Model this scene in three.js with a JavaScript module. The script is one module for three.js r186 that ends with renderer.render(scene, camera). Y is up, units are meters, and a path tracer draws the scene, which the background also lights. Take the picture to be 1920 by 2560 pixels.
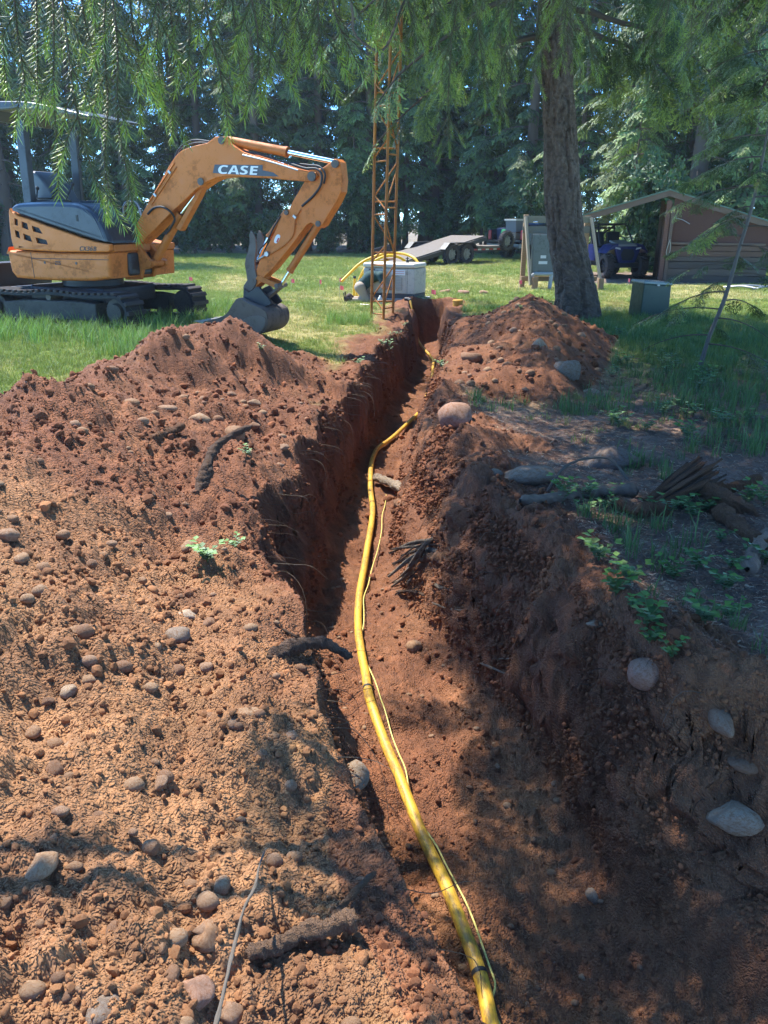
import * as THREE from 'three';
import { Sky } from 'three/addons/objects/Sky.js';
import { mergeGeometries, mergeVertices } from 'three/addons/utils/BufferGeometryUtils.js';
import { RoundedBoxGeometry } from 'three/addons/geometries/RoundedBoxGeometry.js';
import { FontLoader } from 'three/addons/loaders/FontLoader.js';
import { TextGeometry } from 'three/addons/geometries/TextGeometry.js';

// ---------------------------------------------------------------- camera, sky, sun, exposure
const scene = new THREE.Scene();
const camera = new THREE.PerspectiveCamera(68, 0.75, 0.05, 2000);
camera.position.set(0, 1.6, 0);
camera.rotation.set(-THREE.MathUtils.degToRad(20.906), 0, 0);
const renderer = new THREE.WebGLRenderer({ antialias: true });
renderer.toneMapping = THREE.LinearToneMapping;
renderer.toneMappingExposure = 2.3;
renderer.shadowMap.enabled = true;
const SUN = new THREE.Vector3(-0.36, 0.87, -0.34).normalize();
const sky = new Sky();
sky.name = 'sky';
sky.scale.setScalar(1500);
sky.userData.kind = 'structure';
sky.material.uniforms.sunPosition.value.copy(SUN);
sky.material.uniforms.turbidity.value = 5;
sky.material.uniforms.rayleigh.value = 0.75;
sky.material.uniforms.mieCoefficient.value = 0.004;
sky.material.uniforms.cloudCoverage.value = 0;
scene.add(sky);
scene.environmentIntensity = 0.3;
const sun = new THREE.DirectionalLight(new THREE.Color(1, 0.94, 0.82), 5);
sun.name = 'sun';
sun.position.copy(SUN).multiplyScalar(60).add(new THREE.Vector3(0, 0, -12));
sun.target.position.set(0, 0, -12);
sun.castShadow = true;
sun.shadow.mapSize.set(4096, 4096);
Object.assign(sun.shadow.camera, { left: -35, right: 35, top: 45, bottom: -45, near: 1, far: 140 });
scene.add(sun, sun.target);
scene.fog = new THREE.FogExp2(new THREE.Color(0.78, 0.86, 1.0) , 0.0006);

// ---------------------------------------------------------------- helpers
function rng(seed) {
  let a = seed >>> 0;
  return () => { a = (a + 0x6D2B79F5) | 0; let t = Math.imul(a ^ (a >>> 15), 1 | a); t = (t + Math.imul(t ^ (t >>> 7), 61 | t)) ^ t; return ((t ^ (t >>> 14)) >>> 0) / 4294967296; };
}
function hash3(x, y, z) {
  let h = Math.imul(x, 374761393) + Math.imul(y, 668265263) + Math.imul(z, 1274126177) | 0;
  h = Math.imul(h ^ (h >>> 13), 1274126177); h ^= h >>> 16;
  return (h >>> 0) / 4294967296;
}
const fade = (t) => t * t * t * (t * (t * 6 - 15) + 10);
function noise3(x, y, z) {                                        // value noise, -1 .. 1
  const xi = Math.floor(x), yi = Math.floor(y), zi = Math.floor(z);
  const u = fade(x - xi), v = fade(y - yi), w = fade(z - zi);
  const L = (a, b, t) => a + (b - a) * t;
  return 2 * L(L(L(hash3(xi, yi, zi), hash3(xi + 1, yi, zi), u), L(hash3(xi, yi + 1, zi), hash3(xi + 1, yi + 1, zi), u), v),
    L(L(hash3(xi, yi, zi + 1), hash3(xi + 1, yi, zi + 1), u), L(hash3(xi, yi + 1, zi + 1), hash3(xi + 1, yi + 1, zi + 1), u), v), w) - 1;
}
function noise2(x, y) {
  const xi = Math.floor(x), yi = Math.floor(y), u = fade(x - xi), v = fade(y - yi);
  const a = hash3(xi, yi, 7), b = hash3(xi + 1, yi, 7), c = hash3(xi, yi + 1, 7), d = hash3(xi + 1, yi + 1, 7);
  return 2 * (a + (b - a) * u + (c - a) * v + (a - b - c + d) * u * v) - 1;
}
function fbm2(x, y, o) { let s = 0, a = 0.5; for (let i = 0; i < o; i++) { s += a * noise2(x, y); x = x * 2.03 + 17.1; y = y * 2.03 - 9.7; a *= 0.5; } return s; }
function cells2(x, y) {                                           // distance to the nearest jittered point: lumps
  const xi = Math.floor(x), yi = Math.floor(y); let m = 9;
  for (let i = -1; i < 2; i++) for (let j = -1; j < 2; j++) {
    const dx = xi + i + hash3(xi + i, yi + j, 1) - x, dy = yi + j + hash3(xi + i, yi + j, 2) - y, d = dx * dx + dy * dy;
    if (d < m) m = d;
  }
  return Math.sqrt(m);
}
const clamp = (x, a, b) => Math.min(b, Math.max(a, x));
const sstep = (a, b, x) => { const t = clamp((x - a) / (b - a), 0, 1); return t * t * (3 - 2 * t); };
const mix = (a, b, t) => a + (b - a) * t;
function table(t, d) {                                            // smooth interpolation in [[d, value], ...]
  const n = t.length;
  if (d <= t[0][0]) return t[0][1];
  if (d >= t[n - 1][0]) return t[n - 1][1];
  let i = 0; while (t[i + 1][0] < d) i++;
  const k = (d - t[i][0]) / (t[i + 1][0] - t[i][0]), m = (j) => j <= 0 || j >= n - 1 ? 0 : (t[j + 1][1] - t[j - 1][1]) / (t[j + 1][0] - t[j - 1][0]);
  const h = t[i + 1][0] - t[i][0], k2 = k * k, k3 = k2 * k;
  return (2 * k3 - 3 * k2 + 1) * t[i][1] + (k3 - 2 * k2 + k) * h * m(i) + (3 * k2 - 2 * k3) * t[i + 1][1] + (k3 - k2) * h * m(i + 1);
}
const V = (x, y, z) => new THREE.Vector3(x, y, z);
const used = new Map();
function numbered(n) { const k = used.get(n) || 0; used.set(n, k + 1); return k ? n + '_' + String(k).padStart(3, '0') : n; }
function mesh(name, geo, mat, parent) {
  const g = Array.isArray(geo) ? join(geo) : geo;
  const m = new THREE.Mesh(g, mat);
  m.name = name; m.castShadow = m.receiveShadow = true;
  if (parent) parent.add(m);
  return m;
}
function join(list) {
  const l = list.map((g) => { g = g.index ? g.toNonIndexed() : g; for (const k of Object.keys(g.attributes)) if (!['position', 'normal', 'uv'].includes(k)) g.deleteAttribute(k); return g; });
  return l.length === 1 ? l[0] : mergeGeometries(l);
}
function tag(o, label, category, group) { o.userData.label = label; o.userData.category = category; if (group) o.userData.group = group; return o; }
function thing(name, label, category, p = [0, 0, 0], turn = 0, group) {
  const o = new THREE.Group(); o.name = numbered(name); o.position.set(...p); o.rotation.y = turn; scene.add(o);
  return tag(o, label, category, group);
}
function single(name, geo, mat, label, category, group) { const m = mesh(numbered(name), geo, mat, scene); return tag(m, label, category, group); }
function copyOf(src, label, group) {
  const c = src.clone(); c.name = numbered(src.name.replace(/_\d{3}$/, '')); c.userData = { ...src.userData }; scene.add(c);
  if (label) c.userData.label = label; if (group) c.userData.group = group;
  return c;
}
// geometries
function box(w, h, d, x = 0, y = 0, z = 0, rx = 0, ry = 0, rz = 0, r = 0) {
  const b = Math.min(r || Math.min(w, h, d) * 0.12, Math.min(w, h, d) * 0.49);
  const g = new RoundedBoxGeometry(w, h, d, 1, b);
  if (rx || ry || rz) g.applyMatrix4(new THREE.Matrix4().makeRotationFromEuler(new THREE.Euler(rx, ry, rz)));
  return g.translate(x, y, z);
}
function cyl(a, b, r0, r1 = r0, seg = 12, caps = true) {
  const A = V(...a), B = V(...b), d = B.clone().sub(A), g = new THREE.CylinderGeometry(r1, r0, d.length(), seg, 1, !caps);
  g.applyQuaternion(new THREE.Quaternion().setFromUnitVectors(V(0, 1, 0), d.clone().normalize()));
  return g.translate((A.x + B.x) / 2, (A.y + B.y) / 2, (A.z + B.z) / 2);
}
function barBetween(a, b, w, h) {                                 // square bar from a to b, h measured upward
  const A = V(...a), B = V(...b), d = B.clone().sub(A), L = d.length(); d.normalize();
  let up = Math.abs(d.y) > 0.98 ? V(0, 0, 1) : V(0, 1, 0);
  const s = V(0, 0, 0).crossVectors(d, up).normalize(); up = V(0, 0, 0).crossVectors(s, d);
  const g = box(L, h, w);
  g.applyMatrix4(new THREE.Matrix4().makeBasis(d, up, s));
  return g.translate((A.x + B.x) / 2, (A.y + B.y) / 2, (A.z + B.z) / 2);
}
function tube(pts, r, seg = 24, rad = 8, closed = false) {
  return new THREE.TubeGeometry(new THREE.CatmullRomCurve3(pts.map((p) => Array.isArray(p) ? V(...p) : p), closed, 'centripetal'), seg, r, rad, closed);
}
function taperTube(pts, rf, seg = 24, rad = 8, rough = 0, seed = 1) { // rf(t) radius, optional roughness
  const c = new THREE.CatmullRomCurve3(pts.map((p) => Array.isArray(p) ? V(...p) : p), false, 'centripetal');
  const g = new THREE.TubeGeometry(c, seg, 1, rad, false), P = g.attributes.position, q = V(0, 0, 0);
  for (let i = 0; i <= seg; i++) {
    const t = i / seg, o = c.getPointAt(t);
    for (let j = 0; j <= rad; j++) {
      const k = i * (rad + 1) + j, jj = j % rad;
      q.fromBufferAttribute(P, k).sub(o);
      let r = rf(t);
      if (rough) r *= 1 + rough * noise3(jj * 1.3 + seed * 7, i * 0.55, seed) + rough * 0.6 * noise3(q.x * 3 + seed, i * 0.21, q.z * 3);
      q.multiplyScalar(r).add(o);
      P.setXYZ(k, q.x, q.y, q.z);
    }
  }
  g.computeVertexNormals();
  return g;
}
function plate(pts, z0, z1, bevel = 0.008, holes = []) {          // outline in x, y, from depth z0 to z1, bevelled
  const s = new THREE.Shape(pts.map((p) => new THREE.Vector2(p[0], p[1])));
  for (const h of holes) s.holes.push(new THREE.Path(h.map((p) => new THREE.Vector2(p[0], p[1]))));
  const t = z1 - z0, b = Math.min(bevel, t * 0.45);
  const g = new THREE.ExtrudeGeometry(s, { depth: Math.max(t - 2 * b, 1e-4), bevelEnabled: b > 0, bevelThickness: b, bevelSize: b * 0.9, bevelOffset: -b * 0.9, bevelSegments: 2, curveSegments: 6 });
  return g.translate(0, 0, z0 + b);
}
function smoothLine(pts, n = 4, closed = true) {
  const c = new THREE.CatmullRomCurve3(pts.map((p) => V(p[0], p[1], 0)), closed, 'centripetal');
  return c.getPoints(pts.length * n).slice(0, closed ? -1 : undefined).map((p) => [p.x, p.y]);
}
const std = (r, g, b, rough = 0.7, extra = {}) => new THREE.MeshStandardMaterial({ color: new THREE.Color().setRGB(r, g, b), roughness: rough, side: THREE.DoubleSide, ...extra });
// tiling textures
function tileNoise(n, seed, octaves) {                            // Float32Array n*n, 0..1; octaves [[cells, amplitude, kind], ...]
  const out = new Float32Array(n * n);
  for (const [cells, amp, kind] of octaves) {
    const G = new Float32Array(cells * cells), H = new Float32Array(cells * cells);
    for (let i = 0; i < cells * cells; i++) { G[i] = hash3(i, seed, cells); H[i] = hash3(i, seed + 5, cells + 3); }
    for (let y = 0; y < n; y++) for (let x = 0; x < n; x++) {
      const fx = x / n * cells, fy = y / n * cells, xi = Math.floor(fx), yi = Math.floor(fy); let v;
      if (kind === 'cell') {
        let m = 9;
        for (let i = -1; i < 2; i++) for (let j = -1; j < 2; j++) {
          const k = ((yi + j + cells) % cells) * cells + (xi + i + cells) % cells, dx = xi + i + G[k] - fx, dy = yi + j + H[k] - fy, d = dx * dx + dy * dy;
          if (d < m) m = d;
        }
        v = 1 - Math.min(1, Math.sqrt(m));
      } else {
        const u = fade(fx - xi), w = fade(fy - yi), x1 = (xi + 1) % cells, y1 = (yi + 1) % cells;
        const a = G[yi * cells + xi], b = G[yi * cells + x1], c = G[y1 * cells + xi], d = G[y1 * cells + x1];
        v = a + (b - a) * u + (c - a) * w + (a - b - c + d) * u * w;
      }
      out[y * n + x] += amp * v;
    }
  }
  let lo = 1e9, hi = -1e9; for (const v of out) { if (v < lo) lo = v; if (v > hi) hi = v; }
  for (let i = 0; i < out.length; i++) out[i] = (out[i] - lo) / (hi - lo);
  return out;
}
function texture(n, fn, srgb) {                                   // fn(i, x, y) -> [r, g, b] 0..1
  const d = new Uint8Array(n * n * 4);
  for (let i = 0; i < n * n; i++) { const c = fn(i, i % n, Math.floor(i / n)); d[i * 4] = c[0] * 255; d[i * 4 + 1] = c[1] * 255; d[i * 4 + 2] = c[2] * 255; d[i * 4 + 3] = 255; }
  const t = new THREE.DataTexture(d, n, n); t.wrapS = t.wrapT = THREE.RepeatWrapping; t.magFilter = THREE.LinearFilter; t.minFilter = THREE.LinearMipmapLinearFilter; t.generateMipmaps = true;
  if (srgb) t.colorSpace = THREE.SRGBColorSpace;
  t.needsUpdate = true; return t;
}
function grey(n, seed, oct, lo = 0, hi = 1) { const a = tileNoise(n, seed, oct); return texture(n, (i) => { const v = lo + (hi - lo) * a[i]; return [v, v, v]; }); }
function rep(t, x, y = x) { const c = t.clone(); c.repeat.set(x, y); c.needsUpdate = true; return c; }
// a writer for many small faces with vertex colours
class Faces {
  constructor() { this.p = []; this.c = []; this.i = []; }
  v(x, y, z, c) { this.p.push(x, y, z); this.c.push(c[0], c[1], c[2]); return this.p.length / 3 - 1; }
  tri(a, b, c) { this.i.push(a, b, c); }
  needle(o, d, l, w, side, c0, c1) {                              // a slim blade from o along d, width w along side
    const a = this.v(o.x - side.x * w, o.y - side.y * w, o.z - side.z * w, c0), b = this.v(o.x + side.x * w, o.y + side.y * w, o.z + side.z * w, c0);
    const m = this.v(o.x + d.x * l * 0.7 + side.x * w, o.y + d.y * l * 0.7 + side.y * w, o.z + d.z * l * 0.7 + side.z * w, c1), n = this.v(o.x + d.x * l * 0.7 - side.x * w, o.y + d.y * l * 0.7 - side.y * w, o.z + d.z * l * 0.7 - side.z * w, c1);
    const e = this.v(o.x + d.x * l, o.y + d.y * l, o.z + d.z * l, c1);
    this.tri(a, b, m); this.tri(a, m, n); this.tri(n, m, e);
  }
  leaf(o, d, l, w, side, c0, c1) {                                // a pointed leaf folded a little along its midrib
    const up = V(0, 0, 0).crossVectors(side, d).multiplyScalar(w * 0.25);
    const a = this.v(o.x, o.y, o.z, c0), P = (t, s, u) => this.v(o.x + d.x * l * t + side.x * w * s + up.x * u, o.y + d.y * l * t + side.y * w * s + up.y * u, o.z + d.z * l * t + side.z * w * s + up.z * u, c1);
    const b = P(0.42, -1, 1), m = P(0.5, 0, 0), c = P(0.42, 1, 1), e = P(1, 0, -0.5);
    this.tri(a, b, m); this.tri(a, m, c); this.tri(b, e, m); this.tri(m, e, c);
  }
  build() {
    const g = new THREE.BufferGeometry();
    g.setAttribute('position', new THREE.Float32BufferAttribute(this.p, 3));
    g.setAttribute('color', new THREE.Float32BufferAttribute(this.c, 3));
    g.setIndex(this.i); g.computeVertexNormals();
    g.setAttribute('uv', new THREE.Float32BufferAttribute(new Float32Array(this.p.length / 3 * 2), 2));
    return g;
  }
}
const leafMat = (trans, rough = 0.85) => new THREE.MeshPhysicalMaterial({ color: 0xffffff, vertexColors: true, roughness: rough, transmission: trans, thickness: 0, side: THREE.DoubleSide });
function scatter(name, geo, mat, list, parent, label, category) { // list of {m: Matrix4, c: Color}
  const o = new THREE.InstancedMesh(geo, mat, list.length);
  o.name = numbered(name); o.castShadow = o.receiveShadow = true; o.userData.kind = 'stuff';
  list.forEach((e, i) => { o.setMatrixAt(i, e.m); if (e.c) o.setColorAt(i, e.c); });
  if (label) { o.userData.label = label; o.userData.category = category; }
  (parent || scene).add(o); return o;
}
function place(p, q, s) { return new THREE.Matrix4().compose(p, q, typeof s === 'number' ? V(s, s, s) : s); }
const quat = (rx, ry, rz) => new THREE.Quaternion().setFromEuler(new THREE.Euler(rx, ry, rz, 'YXZ'));
// ---------------------------------------------------------------- the ground: lawn, trench and spoil heaps share one surface
const LIP_L = [[0, 0.34], [0.8, 0.26], [1.11, 0.2], [1.56, 0.03], [2.04, -0.16], [2.42, -0.22], [2.95, -0.36], [3.5, -0.56], [3.97, -0.7], [4.6, -0.66], [5.3, -0.57], [6.8, -0.42], [8.5, -0.25], [10.6, 0.05], [12.8, 0.4], [16.5, 0.56]];
const FLOOR_L = [[0, 0.5], [1.11, 0.36], [1.56, 0.2], [2.04, 0.02], [2.95, -0.22], [3.5, -0.36], [3.97, -0.46], [5.3, -0.44], [6.8, -0.32], [8.5, -0.13], [10.6, 0.15], [12.8, 0.5], [16.5, 0.66]];
const FLOOR_R = [[0, 2.6], [0.9, 1.6], [1.4, 1.2], [1.71, 1.03], [1.93, 0.91], [2.23, 0.815], [2.61, 0.735], [3.2, 0.6], [3.62, 0.44], [4.09, 0.24], [4.9, 0.1], [5.87, 0.09], [7.59, 0.3], [9.4, 0.55], [11.5, 0.82], [13, 0.98], [16.5, 1.12]];
const LIP_R = [[0, 5], [1.2, 3.4], [1.7, 2.3], [1.95, 1.75], [2.12, 1.35], [2.25, 1.06], [2.49, 0.91], [2.9, 0.87], [3.34, 0.82], [3.83, 0.74], [4.84, 0.54], [6.1, 0.5], [7, 0.53], [8.22, 0.66], [10, 0.86], [12.2, 1.06], [16.5, 1.24]];
const RIDGE_L = [[-2, -2.0], [4.5, -1.93], [6.5, -1.82], [7.6, -1.57], [8.6, -1.2], [9.6, -0.9]];
const RIDGE_LH = [[-2, 0.5], [1, 0.6], [2, 0.64], [3.5, 0.68], [4.4, 0.71], [5.2, 0.56], [5.9, 0.45], [6.5, 0.36], [7.2, 0.3], [7.8, 0.26], [8.4, 0.2], [8.8, 0.14], [9.3, 0.07], [9.8, 0]];
const RIDGE_R = [[6.4, 1.45], [8, 1.7], [10.6, 1.93], [11.5, 1.97], [13.5, 1.75]];
const RIDGE_RH = [[6.3, 0], [7.0, 0.1], [7.8, 0.3], [9.2, 0.45], [10.1, 0.55], [10.75, 0.7], [11.3, 0.6], [12.2, 0.34], [13.2, 0.1], [13.8, 0]];
const TRENCH_END = 15.95;
function surface(x, d) {                                          // {h, soil 0..1, kind}
  const base = 0.25 * sstep(-0.6, -2.6, x) * sstep(4, 8, d) * (1 - sstep(12.5, 19, d)) + 0.035 * fbm2(x * 0.35 + 3, d * 0.35, 3) * sstep(3, 8, Math.abs(x) + d * 0.3);
  const wk = 0.35 + 0.65 * sstep(2, 3.2, d), wob = wk * (0.05 * noise2(d * 1.9, 3) + 0.035 * noise2(d * 5.3, 11) + 0.015 * noise2(d * 14, 5)), wob2 = 0.045 * noise2(d * 2.1, 33) + 0.035 * noise2(d * 5.7, 41) + 0.012 * noise2(d * 15, 45);
  const xl = table(LIP_L, d) + wob, fl = Math.max(xl + 0.07, table(FLOOR_L, d) + wob * 0.5), xr = table(LIP_R, d) + wob2, fr = Math.min(xr - 0.08, table(FLOOR_R, d) + wob2 * 0.5);
  let soil = 0, kind = 0, h = base;
  const inTrench = d < TRENCH_END && d > -3 && x > xl && x < xr;
  const xc = clamp(x, -1e9, xl), xd = Math.max(x, xr);
  // left heap
  const rl = table(RIDGE_L, d), hl = table(RIDGE_LH, d) * (1 + 0.05 * noise2(d * 2.3, 71));
  let hL = 0;
  if (hl > 0.001 && x < xr) {
    const t = xc - rl + 0.12 * noise2(xc * 1.2, d * 1.4);
    if (t < 0) hL = hl + t * 0.72 - 0.12 * Math.exp(t * 6) + 0.12; else { const k = clamp(t / Math.max(0.3, xl - rl), 0, 1); hL = hl * (1 - Math.pow(k, 0.9)) + 0.1 * hl * Math.sin(k * 9 + 3 * noise2(xc * 1.1, d * 0.9)) * k * (1 - k); }
    hL = Math.max(0, hL) - 0.03 * Math.exp(-t * t * 60) * hl;
    // two steep dumps of the bucket at the far end
    for (const [cx, cd, ch] of [[-1.84, 6.5, 0.62], [-1.5, 7.55, 0.68], [-1.95, 4.45, 0.72]]) { const r = Math.hypot((xc - cx) * 1.0, (d - cd) * 0.95) + 0.1 * noise2(xc * 2.3 + cx, d * 2.3); hL = Math.max(hL, Math.min(ch - 0.02, ch + 0.03 - 0.66 * r)); }
  }
  const lipL = 0.07 * sstep(0.55, 0.05, xl - xc) * (0.6 + 0.7 * noise2(d * 3.1, 8)) * (d < TRENCH_END + 0.5 ? 1 : 0);
  // right heap
  const rr = table(RIDGE_R, d), hr = table(RIDGE_RH, d);
  let hR = 0;
  if (hr > 0.001 && x > xl) {
    const t = xd - rr + 0.1 * noise2(xd * 1.3 + 9, d * 1.2);
    if (t > 0) hR = hr - t * 0.47; else { const k = clamp(-t / Math.max(0.3, rr - xr), 0, 1); hR = hr * (1 - 0.86 * Math.pow(k, 0.85)); }
    hR = Math.max(0, hR) - 0.05 * Math.exp(-t * t * 30) * hr;
  }
  const near = 1 - sstep(6.5, 7.6, d);
  const off = xd - xr, lipR = near * (0.13 * Math.exp(-Math.pow((off - 0.14) / 0.22, 2)) * (0.75 + 0.5 * noise2(d * 2.2, 90)) + 0.05 * sstep(1.2, 0.2, off)) + (1 - near) * 0.04 * sstep(0.5, 0.1, off) * (d < 16.4 ? 1 : 0);
  if (x < (xl + xr) / 2 || d > TRENCH_END) h += Math.max(hL, 0) + lipL;
  if (x >= (xl + xr) / 2 || d > TRENCH_END) h += Math.max(hR, 0) + lipR;
  if (hL > 0.02 && x <= xl + 0.02) { soil = Math.max(soil, sstep(0.02, 0.07, hL)); kind = 2; }
  if (hR > 0.02 && x >= xr - 0.02) { soil = Math.max(soil, sstep(0.02, 0.07, hR)); kind = 3; }
  const band = d < 16.3 ? 1 : 0, rag = 0.25 * noise2(x * 3, d * 2.2) + 0.12 * noise2(x * 9, d * 8);
  soil = Math.max(soil, band * sstep(0.85, 0.25, xl - x + rag) * (x <= xl ? 1 : 0));
  soil = Math.max(soil, band * sstep(table([[0, 2.5], [2.1, 1.2], [2.6, 0.55], [3.4, 0.5], [4.2, 0.75], [5.2, 0.95], [7, 0.5], [16, 0.5]], d), 0.2, x - xr + rag) * (x >= xr ? 1 : 0));
  if (d >= TRENCH_END && x > xl - 0.4 && x < xr + 0.4) soil = Math.max(soil, sstep(16.6, 16.2, d + rag));
  let trench = 0;
  if (inTrench) {
    soil = 1; kind = 1;
    const floor = -0.71 + 0.05 * fbm2(x * 2.2, d * 2.2 + 40, 3) + 0.09 * Math.pow(clamp((x - (fl + fr) / 2) / ((fr - fl) / 2 + 1e-3), -1.2, 1.2), 4);
    let a = clamp((x - xl) / (fl - xl), 0, 1), b = clamp((xr - x) / (xr - fr), 0, 1);
    b = clamp(b + 0.09 * noise2(d * 3, b * 3) * b * (1 - b) * 4, 0, 1);
    const wa = Math.pow(a, 0.6), wb = mix(sstep(0, 1, b), Math.pow(b, 0.8), 0.55);
    let k = Math.min(wa, wb);
    const e = clamp((TRENCH_END + 0.06 * noise2(x * 5, 2) - d) / 0.14, 0, 1);
    k = Math.min(k, Math.pow(e, 0.6));
    trench = k;
    h = mix(h, floor, k);
  }
  return { h, soil, kind, trench, hL, hR, xl, xr, fl, fr };
}
function rough(x, d, s) {                                         // relief of loose earth
  const wall = sstep(0.03, 0.2, s.trench) * (1 - sstep(0.85, 0.97, s.trench)), w = s.soil * (1 - 0.75 * wall), onFloor = s.trench > 0.93 ? 0.55 : 1;
  const k = 0.085 * fbm2(x * 3.7 + 11, d * 3.7, 2) * onFloor + 0.075 * fbm2(x * 1.7 + 5, d * 1.7, 3) * onFloor + 0.07 * (0.6 - cells2(x * 5 + 0.5 * noise2(x * 9, d * 9), d * 5 + 0.5 * noise2(x * 8, d * 10 + 5))) * onFloor * (0.4 + 0.6 * sstep(-0.3, 0.4, noise2(x * 1.9 + 4, d * 1.9))) + 0.042 * (0.55 - cells2(x * 15, d * 15 + 4)) * onFloor * sstep(-0.35, 0.4, noise2(x * 2.7, d * 2.7)) + 0.02 * (0.5 - cells2(x * 34 + 2, d * 34)) + 0.008 * noise2(x * 80, d * 80);
  return w * k + (1 - w) * (0.012 * noise2(x * 6, d * 6) + 0.012 * noise2(x * 17, d * 17));
}
const groundAt = (x, z) => { const s = surface(x, -z); return s.h + rough(x, -z, s); };
const SOIL = { red: [0.225, 0.086, 0.037], tan: [0.3, 0.148, 0.064] };
function groundColour(x, d, s, h, out) {
  const n1 = noise2(x * 1.3 + 2, d * 1.3), n2 = noise2(x * 5, d * 5 + 3), n3 = noise2(x * 22, d * 22);
  // earth
  let r, g, b;
  const T = clamp(sstep(4.2, 1.6, d + 0.9 * n1) * (s.kind === 2 ? 1 : 0.25) + 0.25 * n2, 0, 1);
  r = mix(SOIL.red[0], SOIL.tan[0], T); g = mix(SOIL.red[1], SOIL.tan[1], T); b = mix(SOIL.red[2], SOIL.tan[2], T);
  const lipd = Math.min(Math.abs(s.xl - x), Math.abs(x - s.xr));
  const v = 1 + 0.22 * n3 + 0.15 * n2; r *= v; g *= v; b *= v;
  // turf or needle litter
  const w = 1 - s.soil;
  if (w > 0) {
    let tr, tg, tb;
    const litter = x > 0.4 && d < 12 ? sstep(10.5, 6.5, d - (x > 4.2 ? 0 : 0) + 1.6 * n1) : 0;
    const dry = clamp(0.42 + 0.7 * noise2(x * 0.5 + 8, d * 0.33) + 0.5 * noise2(x * 2.1, d * 1.3) + 0.5 * sstep(1.6, 0.4, lipd), 0, 1);
    tr = mix(0.2, 0.4, dry); tg = mix(0.25, 0.34, dry); tb = mix(0.04, 0.12, dry);
    tr = mix(tr, 0.27 + 0.06 * n2, litter); tg = mix(tg, 0.175 + 0.04 * n2, litter); tb = mix(tb, 0.125 + 0.03 * n2, litter);
    if (d > 20 && x > 4.2 && x < 11) { const bare = sstep(21.4, 22.2, d + 0.4 * n1) * sstep(5, 5.8, x) * (1 - sstep(27, 29, d)); tr = mix(tr, 0.24, bare); tg = mix(tg, 0.17, bare); tb = mix(tb, 0.12, bare); }
    const wood = sstep(44, 49, d + 3 * n1); tr = mix(tr, 0.24, wood); tg = mix(tg, 0.19, wood); tb = mix(tb, 0.12, wood);
    const vv = 1 + 0.25 * n3 + 0.12 * n2;
    r = mix(r, tr * vv, w); g = mix(g, tg * vv, w); b = mix(b, tb * vv, w);
  }
  out[0] = Math.max(0.01, r); out[1] = Math.max(0.01, g); out[2] = Math.max(0.008, b);
}
const soilRelief = tileNoise(1024, 3, [[9, 0.5], [21, 0.5], [47, 0.6], [97, 0.7, 'cell'], [201, 0.6], [390, 0.5]]);
const soilBump = texture(1024, (i) => [soilRelief[i], soilRelief[i], soilRelief[i]]);
const soilTintA = tileNoise(512, 9, [[16, 0.5], [64, 0.6], [150, 0.8, 'cell']]);
const soilTint = texture(512, (i) => { const v = 0.62 + 0.5 * soilTintA[i]; return [Math.min(1, v), Math.min(1, v * 0.99), Math.min(1, v * 0.985)]; });
const groundMat = new THREE.MeshStandardMaterial({ vertexColors: true, roughness: 1, map: soilTint, bumpMap: soilBump, bumpScale: 0.024, side: THREE.DoubleSide });
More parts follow.
